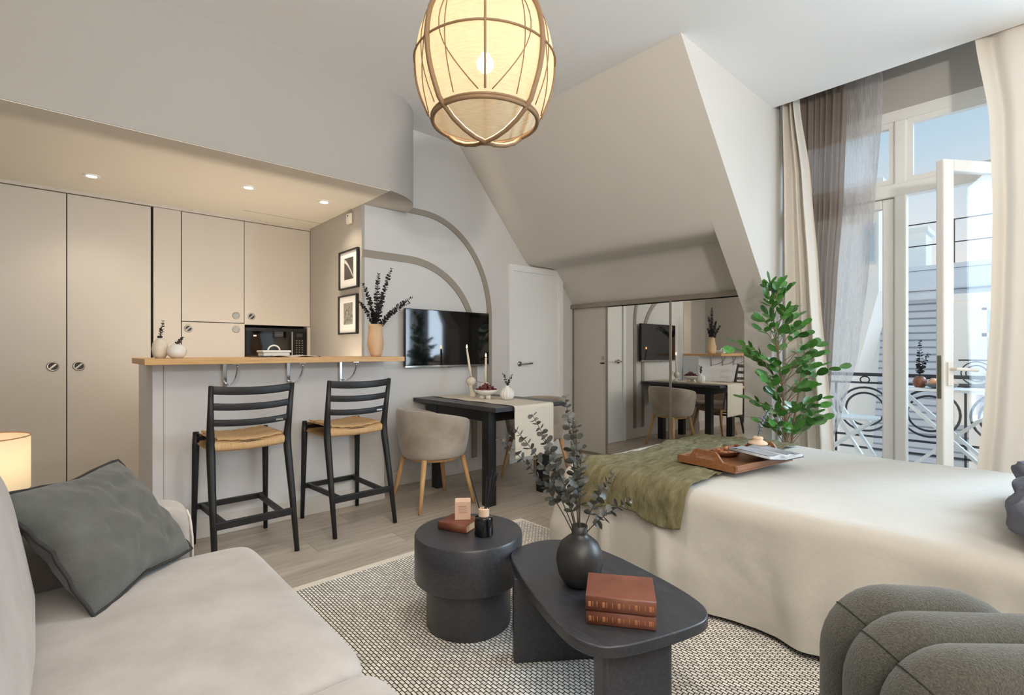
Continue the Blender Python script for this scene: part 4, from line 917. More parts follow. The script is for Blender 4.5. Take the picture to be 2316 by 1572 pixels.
book('leather_book', 'lower of two tan leather bound books on the low coffee table', (1.288, 0.922, TT), (0.200, 0.158, 0.042), bookrot, M_leather, 'tan leather books', True)
book('leather_book', 'upper of two tan leather bound books on the low coffee table', (1.286, 0.921, TT + 0.0425), (0.202, 0.160, 0.044), bookrot, M_leather, 'tan leather books', True)
VX, VY = 1.348, 1.135
v = thing('black_vase', 'round black vase with a short neck on the coffee table', 'vase', (VX, VY, TT))
vp = [(0.040, 0), (0.055, 0.010), (0.072, 0.038), (0.081, 0.080), (0.078, 0.115), (0.064, 0.145), (0.040, 0.165), (0.0285, 0.172), (0.027, 0.180), (0.0275, 0.205), (0.024, 0.206), (0.022, 0.17)]
MB().lathe(vp, 40, (VX, VY, TT), capt=False).build('vase_body', M_blackvase, v, smooth=True)
vb = Vector((VX, VY, TT + 0.16))
ST = [(-0.285, 0.868, 0.02, 15, 'stem of blue grey eucalyptus reaching farthest left'), (-0.225, 0.905, -0.03, 15, 'dark eucalyptus stem second from the left'), (-0.165, 0.948, 0.02, 17, 'broad eucalyptus stem with lighter round leaves, upper left'), (-0.135, 0.875, 0.07, 13, 'eucalyptus stem with spaced leaves behind the broad one'),
      (-0.045, 1.012, 0.04, 17, 'tallest upright eucalyptus stem of the black vase'), (-0.020, 0.935, -0.04, 14, 'brownish eucalyptus stem just below the tallest'), (0.010, 0.835, 0.03, 11, 'short upright eucalyptus stem in the middle'), (0.172, 0.662, -0.03, 11, 'lower eucalyptus stem arching right with pale tip'), (0.128, 0.738, 0.03, 10, 'upper eucalyptus stem arching right'), (-0.095, 0.80, -0.05, 12, 'short bushy eucalyptus stem at front left')]
for dx, z, dd, nn, lab in ST:
    tip = Vector((VX, VY, z)) + CR * dx + CF * dd
    ctl = vb + CR * dx * 0.38 + Vector((0, 0, (z - vb.z) * 0.60)) + CF * dd * 0.6
    sprig('dried_eucalyptus', lab, vb + CR * dx * 0.05, tip, ctl, nn, 0.031, 0.28, True, 'eucalyptus stems in the black vase')

# ------------------------------------------------------------ bed
bed = thing('bed', 'double bed under an ivory linen bedspread falling to the rug', 'bed', (2.94, 0.83, 0))
BXa, BXb, BYa, BYb, BZt = 2.125, 3.745, -0.28, 1.945, 0.53
MB().span((BXa + 0.12, BYa + 0.1, 0.10), (BXb - 0.1, BYb - 0.12, 0.49)).build('mattress', M_bed, bed, bevel=0.03)
for x in (2.35, 3.55):
    for yy in (-0.05, 1.65): MB().tube([(x, yy, 0.0115), (x, yy, 0.10)], 0.025, 10).build('bed_leg', M_blackwood, bed)
def rr(d, n=240, cr=0.075):
    x0, x1, y0, y1 = BXa + d, BXb - d, BYa + d, BYb - d; c = max(0.001, cr - d * 0.6); pts = []
    segs = [((x0, y0 + c), (x0, y1 - c)), None, ((x0 + c, y1), (x1 - c, y1)), None, ((x1, y1 - c), (x1, y0 + c)), None, ((x1 - c, y0), (x0 + c, y0)), None]
    cen = [(x0 + c, y1 - c, PI, PI / 2), (x1 - c, y1 - c, PI / 2, 0), (x1 - c, y0 + c, 0, -PI / 2), (x0 + c, y0 + c, -PI / 2, -PI)]
    counts = [220, 24, 60, 10, 50, 8, 28, 6]; ci = 0
    for s_, k_ in zip(segs, counts):
        if s_: 
            for i in range(k_): f = i / k_; pts.append((s_[0][0] + (s_[1][0] - s_[0][0]) * f, s_[0][1] + (s_[1][1] - s_[0][1]) * f))
        else:
            cx0, cy0, a0, a1 = cen[ci]; ci += 1
            for i in range(k_): a = a0 + (a1 - a0) * i / k_; pts.append((cx0 + c * math.cos(a), cy0 + c * math.sin(a)))
    return pts
R0 = rr(0.0); nP = len(R0)
nrm = []
for i in range(nP):
    a, b_ = Vector(R0[(i - 1) % nP]), Vector(R0[(i + 1) % nP]); tg = (b_ - a).normalized(); nrm.append(Vector((-tg.y, tg.x)))
cum = [0]
for i in range(1, nP): cum.append(cum[-1] + (Vector(R0[i]) - Vector(R0[i - 1])).length)
mb = MB(); rings = 0
def topn(x, y): return 0.006 * mnoise.noise((x * 3, y * 2, 0)) + 0.0025 * mnoise.noise((x * 9, y * 4, 3)) + 0.0015 * mnoise.noise((x * 24, y * 9, 5))
er = 0.075
for d in (0.80, 0.70, 0.60, 0.50, 0.42, 0.35, 0.29, 0.24, 0.19, 0.15, 0.12, 0.095, 0.075, 0.05, 0.03, 0.014, 0.004, 0.0):
    z = BZt if d >= er else BZt - er + math.sqrt(max(0, er * er - (er - d) ** 2))
    for (x, y) in rr(d): mb.v.append((x, y, z + topn(x, y)))
    rings += 1
for j in range(1, 23):
    f = j / 22
    for i in range(nP):
        s = cum[i]
        hem = 0.042 + 0.018 * math.sin(s * 2.3 + 0.8) + 0.010 * math.sin(s * 5.1)
        z0 = BZt - er; z = z0 + (hem - z0) * f
        ss = s + 0.10 * mnoise.noise((s * 1.1, f * 0.9, 3)); fold = (0.055 * abs(math.sin(ss * 5.6 + 0.9 * math.sin(ss * 2.3))) ** 4 + 0.034 * max(0, math.sin(ss * 15 + 2.0 * math.sin(ss * 3))) ** 4 + 0.012 * mnoise.noise((ss * 5, f * 0.8, 2))) * min(1, f * 1.6) ** 0.8 + 0.004 * mnoise.noise((s * 14, f * 5, 1)) * min(1, f * 3) - 0.020 * f + 0.022 * math.sin(PI * f * 0.6) * f
        q = Vector(R0[i]) + nrm[i] * fold
        mb.v.append((q.x, q.y, z))
    rings += 1
for r in range(rings - 1):
    for i in range(nP): mb.f.append((r * nP + i, r * nP + (i + 1) % nP, (r + 1) * nP + (i + 1) % nP, (r + 1) * nP + i))
mb.f.append(tuple(range(nP)))
mb.build('bedspread', M_bed, bed, smooth=True)

def throw(u, w_):
    # w_ runs across the bed from the far side to the near side, then down; u runs from the tray side towards the foot
    ya = 1.19 + 0.03 * math.sin(5 * w_); yb_ = 1.80 + 0.015 * math.sin(7 * w_ + 1) - 0.05 * max(0, w_ - 0.8) * 5 * 0.35
    y = ya + (yb_ - ya) * u
    x_far, L1 = 3.64 - 0.10 * u, 0; x_edge = BXa + er
    flat = x_far - x_edge; arc = er * PI / 2; drop = 0.085 + 0.03 * (1 - u) * 0 + 0.02 * math.sin(9 * u)
    s = w_ * (flat + arc + drop)
    ridge = 0.5 + 0.5 * math.sin(26 * y + 9 * mnoise.noise((s * 1.6, y * 2.0, 1)))
    wr = 0.013 * ridge ** 2 * (0.3 + 0.7 * abs(mnoise.noise((s * 2.2, y * 2, 9)))) + 0.034 * max(0, mnoise.noise((s * 2.6, y * 6, 4))) + 0.009 * mnoise.noise((s * 9, y * 20, 6)) + 0.005 * mnoise.noise((s * 22, y * 45, 2)) + 0.020
    if s < flat:
        x = x_far - s
        if 2.46 < x < 3.13 and y < 1.46: wr = min(wr, 0.017)      # pressed flat under the tray
        return (x, y, BZt + topn(x, y) + wr)
    if s < flat + arc:
        a = (s - flat) / er; return (x_edge - (er + wr) * math.sin(a), y, BZt - er + (er + wr) * math.cos(a))
    q = s - flat - arc
    return (BXa - wr - 0.16 * q, y, BZt - er - q)
tag(MB().grid(throw, 110, 240).build('throw_blanket', M_throw, solid=0.005, smooth=True), 'crinkled olive throw laid across the foot of the bed', 'blanket')

gp = thing('grey_pillow', 'rumpled slate grey pillow at the head of the bed', 'pillow', (2.75, 0.0, 0.535))
superq((2.72, -0.045, 0.632), (1.05, 0.34, 0.17), 0.6, 0.4, 81, 41, lambda v: v + Vector((0.0, 1, 0.2)) * 0.035 * mnoise.noise(v * 9) + Vector((0, 1, 0.4)) * 0.022 * math.sin(v.x * 40 + 3 * mnoise.noise(v * 6))).build('pillow_cover', M_greypillow, gp, smooth=True)

# ------------------------------------------------------------ tray on the bed and what lies on it
TA = math.radians(-8.5); TB = (2.795, 1.235, 0.559)
tr = thing('wooden_tray', 'wooden serving tray with cut out handles on the bed', 'tray', TB, TA)
def TL(mb, n, m, par=None, **k): return mb.build(n, m, par or tr, local=True, **k)
TLn, TWd = 0.54, 0.35
TL(MB().span((-TLn / 2, -TWd / 2, 0), (TLn / 2, TWd / 2, 0.008)), 'tray_floor', M_traywood)
for s in (-1, 1): TL(MB().span((-TLn / 2, s * (TWd / 2 - 0.006) - 0.006, 0.008), (TLn / 2, s * (TWd / 2 - 0.006) + 0.006, 0.035)), 'side_rim', M_traywood, bevel=0.002)
def hend(s):
    X = s * (TLn / 2 - 0.006); mb = MB(); n = 24
    top = []; 
    for i in range(n + 1):
        y = -TWd / 2 + TWd * i / n; a = abs(y)
        h = 0.038 + (0.050 * (0.5 + 0.5 * math.cos(PI * min(1, max(0, (a - 0.055) / 0.055)))) if a < 0.11 else 0)
        top.append((y, h))
    for i in range(n):
        (y0, h0), (y1, h1) = top[i], top[i + 1]; ym = (y0 + y1) / 2
        hole = abs(ym) < 0.062
        parts = [(0.008, 0.042), (0.068, None)] if hole else [(0.008, None)]
        for lo_, hi_ in parts:
            p = [(X - 0.006, y0, lo_), (X + 0.006, y0, lo_), (X + 0.006, y1, lo_), (X - 0.006, y1, lo_)]
            ha, hb_ = (h0, h1) if hi_ is None else (hi_, hi_)
            p += [(X - 0.006, y0, ha), (X + 0.006, y0, ha), (X + 0.006, y1, hb_), (X - 0.006, y1, hb_)]
            mb.add(p, [(0, 3, 2, 1), (4, 5, 6, 7), (0, 1, 5, 4), (1, 2, 6, 5), (2, 3, 7, 6), (3, 0, 4, 7)])
    return mb
for s in (-1, 1): TL(hend(s), 'handle_end', M_traywood)
def tp_(x, y, z): return Matrix.Translation(TB) @ Matrix.Rotation(TA, 4, 'Z') @ Vector((x, y, z))
ob = thing('open_book', 'open illustrated book lying across the tray rim', 'book', tp_(0.085, -0.125, 0.036), TA - 0.03)
OBt = Matrix.Rotation(0.0, 4, 'X')
def OB(mb, n, m, par=None, **k): return mb.build(n, m, par or ob, local=True, **k)
def half(s, thick):
    def g(u, w_):
        x = s * 0.155 * u; y = -0.115 + 0.23 * w_
        z = 0.006 + thick * (1 - 0.25 * u) + 0.013 * math.sin(PI * min(1, u * 1.5)) * (1 - u) + 0.020 * (u if s < 0 else 0) + 0.012 * w_
        return (x, y, z)
    return g
for s in (-1, 1):
    cv = OB(MB().grid(lambda u, w_: (s * 0.160 * u, -0.119 + 0.238 * w_, 0.002 + 0.020 * (u if s < 0 else 0) + 0.012 * w_), 2, 2), 'cover_board', M_bookdark, solid=0.003)
    pg = MB()
    for lay in range(4):
        k_ = lay / 3
        pg.grid(lambda u, w_: (s * 0.155 * u, -0.115 + 0.23 * w_, 0.004 + 0.012 * k_ * (1 - 0.25 * u) + 0.013 * k_ * math.sin(PI * min(1, u * 1.5)) * (1 - u) + 0.020 * (u if s < 0 else 0) + 0.012 * w_), 14, 2)
    OB(pg, 'page_block', M_page, solid=0.0035, smooth=True)
    OB(MB().grid(lambda u, w_: (s * (0.01 + 0.14 * u), -0.108 + 0.216 * w_, 0.0185 + 0.012 * (1 - 0.25 * u) - 0.012 + 0.0135 * math.sin(PI * min(1, u * 1.5)) * (1 - u) + 0.020 * (u if s < 0 else 0) + 0.012 * w_ + 0.0022), 14, 2), 'printed_picture', M_photo, smooth=True)
nb = thing('nut_bowl', 'small carved walnut bowl of nuts on the tray', 'bowl', tp_(0.055, 0.085, 0.0085), TA)
nb_p = [(0.035, 0), (0.062, 0.008), (0.078, 0.024), (0.080, 0.032), (0.074, 0.032), (0.055, 0.016), (0.001, 0.010)]
nb_m = MB().lathe(nb_p, 30, capt=False, rad=lambda a, z: 1 + 0.16 * math.cos(2 * a)); nb_m.build('bowl_shell', M_walnut, nb, local=True, smooth=True)
nme = MB().lathe([(0.0005, -0.0125), (0.008, -0.010), (0.0115, -0.002), (0.0105, 0.005), (0.005, 0.012), (0.0005, 0.0145)], 10).mesh('nut', M_nut, True)
ctr = tp_(0.055, 0.085, 0.0)
for i, (a, r_, z_) in enumerate([(0, 0.0, 0.028), (0.2, 0.028, 0.026), (1.2, 0.027, 0.027), (2.2, 0.028, 0.027), (3.2, 0.029, 0.026), (4.2, 0.027, 0.027), (5.3, 0.028, 0.027), (0.8, 0.014, 0.047), (2.9, 0.013, 0.048), (5.0, 0.014, 0.047), (1.7, 0.050, 0.032), (4.8, 0.050, 0.032)]):
    o = bpy.data.objects.new('nut', nme); COL.objects.link(o)
    o.location = (ctr.x + r_ * math.cos(a), ctr.y + r_ * math.sin(a), ctr.z + z_ + 0.002); o.rotation_euler = (random.uniform(0, 3), random.uniform(0, 3), 0)
    tag(o, 'brown shelled nut in the carved walnut bowl', 'nut', 'nuts in the walnut bowl')
tvp = tp_(0.222, 0.0, 0.0085)
v = thing('tiered_vase', 'small pale wooden vase with two flared discs on the tray', 'vase', tvp)
MB().lathe([(0.026, 0), (0.028, 0.004), (0.027, 0.045), (0.030, 0.052), (0.052, 0.062), (0.055, 0.068), (0.048, 0.076), (0.030, 0.084), (0.026, 0.090), (0.030, 0.096), (0.026, 0.104), (0.015, 0.108), (0.012, 0.104)], 36, tvp, capt=False).build('vase_body', M_collar, v, smooth=True)
b0 = tvp + Vector((0, 0, 0.095))
sprig('eucalyptus_sprig', 'silvery sprig in the pale tiered vase on the tray', b0, b0 + CR * 0.085 + Vector((0, 0, 0.19)), b0 + CR * 0.010 + Vector((0, 0, 0.10)), 18, 0.017, 0.15, False, leafmat=mat('silver_leaf', (170, 176, 184), 0.4, alt=(70, 72, 76), vscale=120))

# ------------------------------------------------------------ olive armchair with three rolled arms
def CAMP(r, f, z): return Vector((0, 0, 0)) + CR * r + CF * f + Vector((0, 0, z))
ac = thing('rolled_armchair', 'olive grey boucle armchair with three tubular rolls', 'armchair', CAMP(0.95, 0.95, 0.012))
for (f, r0, top, rend) in ((1.085, 0.672, 0.662, 1.052), (0.975, 0.650, 0.660, 1.15), (0.868, 0.640, 0.658, 1.30)):
    rad_ = 0.058; c0 = r0 + rad_; zt = top - rad_; rc = 0.085
    path = [CAMP(c0 - 0.004, f, 0.02), CAMP(c0 - 0.002, f, 0.2), CAMP(c0, f, 0.40), CAMP(c0, f, zt - rc)]
    path += [CAMP(c0 + rc * (1 - math.cos(a)), f, zt - rc + rc * math.sin(a)) for a in [PI / 2 * i / 8 for i in range(1, 9)]]
    e0 = rend - 0.13
    path += [CAMP(c0 + rc + (e0 - c0 - rc) * i / 5, f, zt - 0.006 * i / 5) for i in range(1, 6)]
    path += [CAMP(e0 + 0.15 * math.sin(a), f, zt - 0.006 - 0.17 * (1 - math.cos(a))) for a in [PI / 2 * i / 7 for i in range(1, 8)]] + [CAMP(e0 + 0.15, f, 0.30)]
    roll = MB().tube(path, rad_, 22).build('arm_roll', M_arm, ac, smooth=True)
    cc = CAMP(c0 + rc * (1 - math.cos(PI / 4)), f, zt - rc + rc * math.sin(PI / 4)); d1 = (CR * -1 + Vector((0, 0, 1))).normalized()
    seam = [cc + (d1 * math.cos(a) + CF * math.sin(a)) * (rad_ + 0.0006) for a in [2 * PI * i / 28 for i in range(28)]]
    MB().tube(seam, 0.0012, 5, closed=True).build('seam', M_pillowedge, roll)
cs = CAMP(1.30, 0.93, 0.0)
MB().box((cs.x, cs.y, 0.19), (0.44, 0.42, 0.33), HEAD - PI / 2).build('seat', M_arm, ac, bevel=0.06, seg=5)

# ------------------------------------------------------------ curtains
def interp(tab, z):
    tab = sorted(tab)
    if z <= tab[0][0]: return tab[0][1]
    for (a, p), (b_, q) in zip(tab, tab[1:]):
        if a <= z <= b_: t = (z - a) / (b_ - a); t = t * t * (3 - 2 * t) * 0.4 + t * 0.6; return p + (q - p) * t
    return tab[-1][1]
def curtain(name, label, m, L, R, Xf, folds, amp, z0, z1, cat='curtain', nu=110, nv=44, seed=0.0, solid=0.0):
    def g(u, w_):
        z = z0 + (z1 - z0) * w_; yl, yr = interp(L, z), interp(R, z)
        y = yl + (yr - yl) * u; X = Xf(z) if callable(Xf) else Xf
        ph = 2 * PI * folds * (u + 0.03 * math.sin(3 * u * PI + seed)) + 0.4 * math.sin(z * 0.9 + seed)
        a = amp * (0.75 + 0.25 * math.sin(u * 9 + seed))
        x = X + a * math.sin(ph) + 0.35 * a * math.sin(2 * ph + 1 + seed) * (0.4 + 0.6 * (1 - w_)) + 0.006 * mnoise.noise((u * 6, z * 1.5, seed))
        return (x, y + 0.25 * a * math.cos(ph) * (yr - yl), z)
    return tag(MB().grid(g, nu, nv).build(name, m, smooth=True, solid=solid), label, cat)
curtain('drape_curtain', 'heavy sand coloured curtain hanging beside the plant', M_curtain, [(0.02, 1.585), (3.3, 1.575)], [(3.16, 1.452), (2.54, 1.369), (1.70, 1.307), (0.467, 1.210), (0.02, 1.19)], 4.43, 3.2, 0.048, 0.02, 3.28)
curtain('voile_curtain', 'gathered taupe voile curtain behind the sand coloured one', M_sheerdark, [(0.02, 1.50), (3.3, 1.56)], [(3.2, 1.139), (2.37, 1.168), (1.70, 1.213), (1.14, 1.243), (0.45, 1.285), (0.02, 1.31)], 4.545, 8.3, 0.022, 0.02, 3.28, seed=1.0, nu=160)
curtain('linen_voile', 'open weave pale grey linen voile drawn aside at the window', M_sheer, [(3.2, 1.17), (2.37, 1.19), (1.70, 1.235), (1.14, 1.265), (0.45, 1.305), (0.02, 1.345)], [(3.23, 0.923), (2.945, 0.928), (2.366, 0.969), (1.811, 1.010), (1.146, 1.081), (0.629, 1.198), (0.357, 1.289), (0.02, 1.335)], 4.60, 1.6, 0.014, 0.02, 3.28, seed=2.4)
XR = lambda z: 4.345 if z > 3.1 else (4.145 + (4.345 - 4.145) * max(0, (z - 2.2) / 0.9))
k_ = lambda z, y: (z, y * XR(z) / 4.42)
curtain('drape_curtain', 'heavy sand coloured curtain at the right of the window', M_curtain, [(0.02, -0.16), (3.3, -0.12)], [k_(3.157, 0.399), k_(2.56, 0.33), k_(2.05, 0.316), k_(1.43, 0.326), k_(0.866, 0.357), k_(0.36, 0.399), k_(0.02, 0.41)], XR, 2.6, 0.042, 0.02, 3.28, seed=4.2)
rail = thing('curtain_rail', 'white curtain rail hidden in the ceiling pocket', 'curtain rail', (4.47, -0.3, 3.29))
MB().span((4.40, -2.3, 3.285), (4.415, 1.59, 3.31)).span((4.55, -2.3, 3.285), (4.565, 1.59, 3.31)).build('track', M_white, rail)
MB().span((4.39, -2.3, 3.31), (4.58, -2.25, 3.338)).span((4.39, 1.5, 3.31), (4.58, 1.55, 3.338)).build('fixing_plate', M_white, rail)

# ------------------------------------------------------------ tall leafy plant
QX, QY = 3.985, 1.385
pl_ = thing('potted_ficus', 'tall leafy green ficus between bed and curtain', 'plant', (QX, QY, 0))
MB().lathe([(0.11, 0), (0.125, 0.01), (0.150, 0.28), (0.155, 0.30), (0.140, 0.30), (0.135, 0.26)], 32, (QX, QY, 0), capt=False).build('pot', M_terracotta, pl_, smooth=True)
MB().lathe([(0.136, 0.262), (0.001, 0.268)], 24, (QX, QY, 0), capb=False, capt=False).build('soil', M_bark, pl_)
ME_leaf = leaf_mesh('leaf', M_leaf, 1.0, 0.62, 10, 0.10, 0.5)
rp = random.Random(11)
base = Vector((QX, QY, 0.25)); nleaf = 0
def axis_pt(z): 
    t = (z - 0.25) / 1.40; return base + Vector((0, 0, z - 0.25)) + CR * (-0.085 * t + 0.03 * math.sin(5 * t)) + CF * (0.02 * math.sin(4 * t))
MB().tube([axis_pt(0.25 + 1.40 * i / 12) for i in range(13)], [0.014 * (1 - 0.75 * i / 12) for i in range(13)], 8).build('trunk', M_bark, pl_, smooth=True)
MB().tube([base + CR * 0.02, axis_pt(0.6) + CR * 0.05, axis_pt(0.95) + CR * 0.14, axis_pt(1.15) + CR * 0.22], [0.010, 0.008, 0.006, 0.003], 7).build('branch', M_bark, pl_, smooth=True)
TW = []   # (height on trunk, side reach, rise, depth)
def reach(z): return interp([(0.50, 0.20), (0.70, 0.30), (0.95, 0.37), (1.15, 0.37), (1.32, 0.22), (1.45, 0.12), (1.60, 0.05)], z)
for i in range(60):
    z = 0.52 + 1.06 * ((i + 0.5) / 60) ** 1.05; a = i * 2.39996 + rp.uniform(-0.3, 0.3); R_ = reach(z) * rp.uniform(0.5, 1.0)
    dx = R_ * math.cos(a); dd = 0.5 * R_ * math.sin(a) - 0.05
    TW.append((z - 0.10 * R_ / 0.3, dx, 0.08 + 0.10 * rp.random(), dd))
TW += [(0.90, 0.36, 0.16, -0.08), (1.06, -0.36, 0.12, -0.05), (1.50, -0.02, 0.16, 0.0), (0.68, -0.33, 0.02, -0.06)]
for z, dx, dz, dd in TW:
    p0 = axis_pt(z - 0.06); p2 = p0 + CR * dx + CF * dd + Vector((0, 0, dz + 0.05)); p1 = p0 + CR * dx * 0.5 + CF * dd * 0.6 + Vector((0, 0, dz * 0.75 + 0.05))
    P = bez(p0, p1, p2, 8)
    tw = MB().tube(P, [0.0035 - 0.0022 * i / 7 for i in range(8)], 5).build('twig', M_bark, pl_)
    L = sum((P[i + 1] - P[i]).length for i in range(7)); n_ = 4 if L < 0.22 else 5
    for i in range(n_):
        if nleaf >= 298: break
        u = 0.45 + 0.55 * (i + 0.3) / n_ if i < n_ - 1 else 1.0
        p = p0 * (1 - u) ** 2 + p1 * 2 * u * (1 - u) + p2 * u * u
        tg = ((p1 - p0) * (1 - u) + (p2 - p1) * u).normalized(); sd_ = tg.cross(Vector((0, 0, 1))).normalized()
        s = 1 if i % 2 else -1
        d = tg * rp.uniform(0.4, 0.9) + sd_ * s * rp.uniform(0.6, 1.0) + Vector((0, 0, rp.uniform(-0.1, 0.45))) if i < n_ - 1 else tg
        inst('leaf', ME_leaf, pl_, leaf_matrix(p, d, Vector((-0.55 + rp.uniform(-0.7, 0.7), -0.75 + rp.uniform(-0.7, 0.7), 0.8)), rp.uniform(0.072, 0.106) * (1 - 0.2 * (z > 1.35)), rp.uniform(-0.5, 0.5))); nleaf += 1

# ------------------------------------------------------------ outside: balcony
M_iron = mat('black_iron', (52, 50, 54), 0.5)
M_stone = mat('pale_stone', (240, 238, 233), 0.85, var=0.03, vscale=3)
M_cream = mat('cream_render', (250, 246, 238), 0.85, var=0.02, vscale=2)
M_zinc = mat('pale_zinc', (216, 222, 230), 0.5, var=0.04, vscale=3)
M_gardenwhite = mat('white_painted_slat', (240, 240, 238), 0.5)
M_fruit = mat('peach_fruit', (232, 150, 120), 0.5, alt=(236, 190, 140), vscale=30)
M_pane2 = mat('far_window_pane', (186, 204, 212), 0.2)
M_slate = mat('slate_rows', (206, 210, 218), 0.6)
_t = M_slate.node_tree; _b = _t.nodes['Principled BSDF']; _tc = _t.nodes.new('ShaderNodeTexCoord'); _w = _t.nodes.new('ShaderNodeTexWave'); _w.wave_type = 'BANDS'; _w.bands_direction = 'Z'
_w.inputs['Scale'].default_value = 2 * PI / (20 * 0.135); _w.inputs['Distortion'].default_value = 0.25; _w.inputs['Detail'].default_value = 2; _w.inputs['Detail Scale'].default_value = 3
_t.links.new(_tc.outputs['Object'], _w.inputs['Vector']); _r = _t.nodes.new('ShaderNodeValToRGB'); _r.color_ramp.elements[0].position = 0.0; _r.color_ramp.elements[0].color = (*lin((134, 140, 154)), 1)
_r.color_ramp.elements[1].position = 0.28; _r.color_ramp.elements[1].color = (*lin((204, 209, 218)), 1); _t.links.new(_w.outputs['Fac'], _r.inputs[0]); _t.links.new(_r.outputs[0], _b.inputs['Base Color'])
bs_ = MB().span((4.951, -2.4, 0.02), (5.72, 2.2, 0.14)).build('balcony_slab', M_stone)
tag(bs_, 'pale stone balcony floor outside the window', 'balcony')
rl = thing('balcony_railing', 'black wrought iron balcony railing with double rings', 'railing', (5.55, 0.6, 0.14))
RX = 5.55
MB().span((RX - 0.02, -2.3, 0.935), (RX + 0.02, 2.1, 0.965)).build('hand_rail', M_iron, rl)
for z in (0.865, 0.375, 0.265): MB().span((RX - 0.008, -2.3, z), (RX + 0.008, 2.1, z + 0.018)).build('rail_bar', M_iron, rl)
for i in range(-7, 4):
    yc = 1.254 + 0.464 * (i + 0) * 1.0
    if yc < -2.2 or yc > 2.0: continue
    for r in (0.20, 0.150):
        MB().tube([(RX, yc + r * math.cos(2 * PI * k / 32), 0.63 + r * math.sin(2 * PI * k / 32)) for k in range(32)], 0.0095, 6, closed=True).build('iron_ring', M_iron, rl, smooth=True)
    MB().tube([(RX, yc + 0.036 * math.cos(2 * PI * k / 16), 0.902 + 0.030 * math.sin(2 * PI * k / 16)) for k in range(16)], 0.006, 5, closed=True).build('small_ring', M_iron, rl, smooth=True)
    MB().span((RX - 0.008, yc - 0.24, 0.14), (RX + 0.008, yc - 0.224, 0.87)).build('upright_bar', M_iron, rl)
# white folding table and chair on the balcony
ft = thing('folding_table', 'white slatted folding table with crossed legs on the balcony', 'table', (5.22, 0.62, 0.14))
for i in range(5): MB().span((5.06 + i * 0.068, 0.20, 0.850), (5.118 + i * 0.068, 0.99, 0.872)).build('table_slat', M_gardenwhite, ft)
MB().span((5.07, 0.235, 0.815), (5.39, 0.265, 0.8495)).span((5.07, 0.925, 0.815), (5.39, 0.955, 0.8495)).build('cross_rail', M_gardenwhite, ft)
for x in (5.08, 5.37):
    MB().bar((x, 0.26, 0.15), (x, 0.93, 0.82), 0.022, 0.045, up=(1, 0, 0)).build('crossed_leg', M_gardenwhite, ft)
    MB().bar((x - 0.024, 0.93, 0.15), (x - 0.024, 0.26, 0.82), 0.022, 0.045, up=(1, 0, 0)).build('crossed_leg', M_gardenwhite, ft)
fc = thing('folding_chair', 'white slatted folding chair with crossed legs on the balcony', 'chair', (5.2, 1.30, 0.14))
for i in range(5): MB().span((5.05 + i * 0.07, 1.10, 0.575), (5.105 + i * 0.07, 1.50, 0.593)).build('seat_slat', M_gardenwhite, fc)
for x in (5.06, 5.36):
    MB().bar((x, 1.08, 0.15), (x, 1.62, 1.05), 0.02, 0.04, up=(1, 0, 0)).build('crossed_leg', M_gardenwhite, fc)
    MB().bar((x - 0.022, 1.60, 0.15), (x - 0.022, 1.10, 0.58), 0.02, 0.04, up=(1, 0, 0)).build('crossed_leg', M_gardenwhite, fc)
for z, yy in ((0.80, 1.468), (0.90, 1.528), (1.0, 1.588)): MB().span((5.07, yy, z), (5.35, yy + 0.016, z + 0.05)).build('back_slat', M_gardenwhite, fc)
vz = thing('balcony_vase', 'small dark vase on the balcony table', 'vase', (5.20, 0.80, 0.8725))
MB().lathe([(0.03, 0), (0.045, 0.02), (0.048, 0.05), (0.034, 0.08), (0.02, 0.09), (0.016, 0.086)], 20, (5.20, 0.80, 0.8725), capt=False).build('vase_body', M_walnut, vz, smooth=True)
q0 = Vector((5.20, 0.80, 0.955))
for dx, dz, lab in ((0.0, 0.30, 'tall middle sprig in the balcony vase'), (0.075, 0.19, 'right leaning sprig in the balcony vase'), (-0.02, 0.15, 'short left sprig in the balcony vase')):
    sprig('eucalyptus_sprig', lab, q0, q0 + CR * dx + Vector((0, 0, dz)), q0 + CR * dx * 0.2 + Vector((0, 0, dz * 0.6)), 12, 0.026, 0.1, False, 'sprigs in the balcony vase')
fb = thing('balcony_bowl', 'dark shallow bowl of peaches on the balcony table', 'bowl', (5.16, 0.66, 0.8725))
MB().lathe([(0.05, 0), (0.085, 0.012), (0.105, 0.034), (0.10, 0.036), (0.08, 0.018), (0.001, 0.010)], 24, (5.16, 0.66, 0.8725), capt=False).build('bowl_shell', M_terracotta, fb, smooth=True)
pme = MB().lathe([(0.0005, -0.03), (0.02, -0.024), (0.030, -0.004), (0.028, 0.012), (0.015, 0.027), (0.0005, 0.026)], 14).mesh('peach', M_fruit, True)
for i, (a, r) in enumerate(((0.3, 0.052), (1.9, 0.052), (3.5, 0.052), (5.0, 0.050))):
    o = bpy.data.objects.new('peach', pme); COL.objects.link(o); o.location = (5.16 + r * math.cos(a), 0.66 + r * math.sin(a), 0.9215); o.rotation_euler = (0.3 * i, 0.2, i)
    tag(o, 'orange pink peach in the dark bowl on the balcony table', 'peach', 'peaches on the balcony')

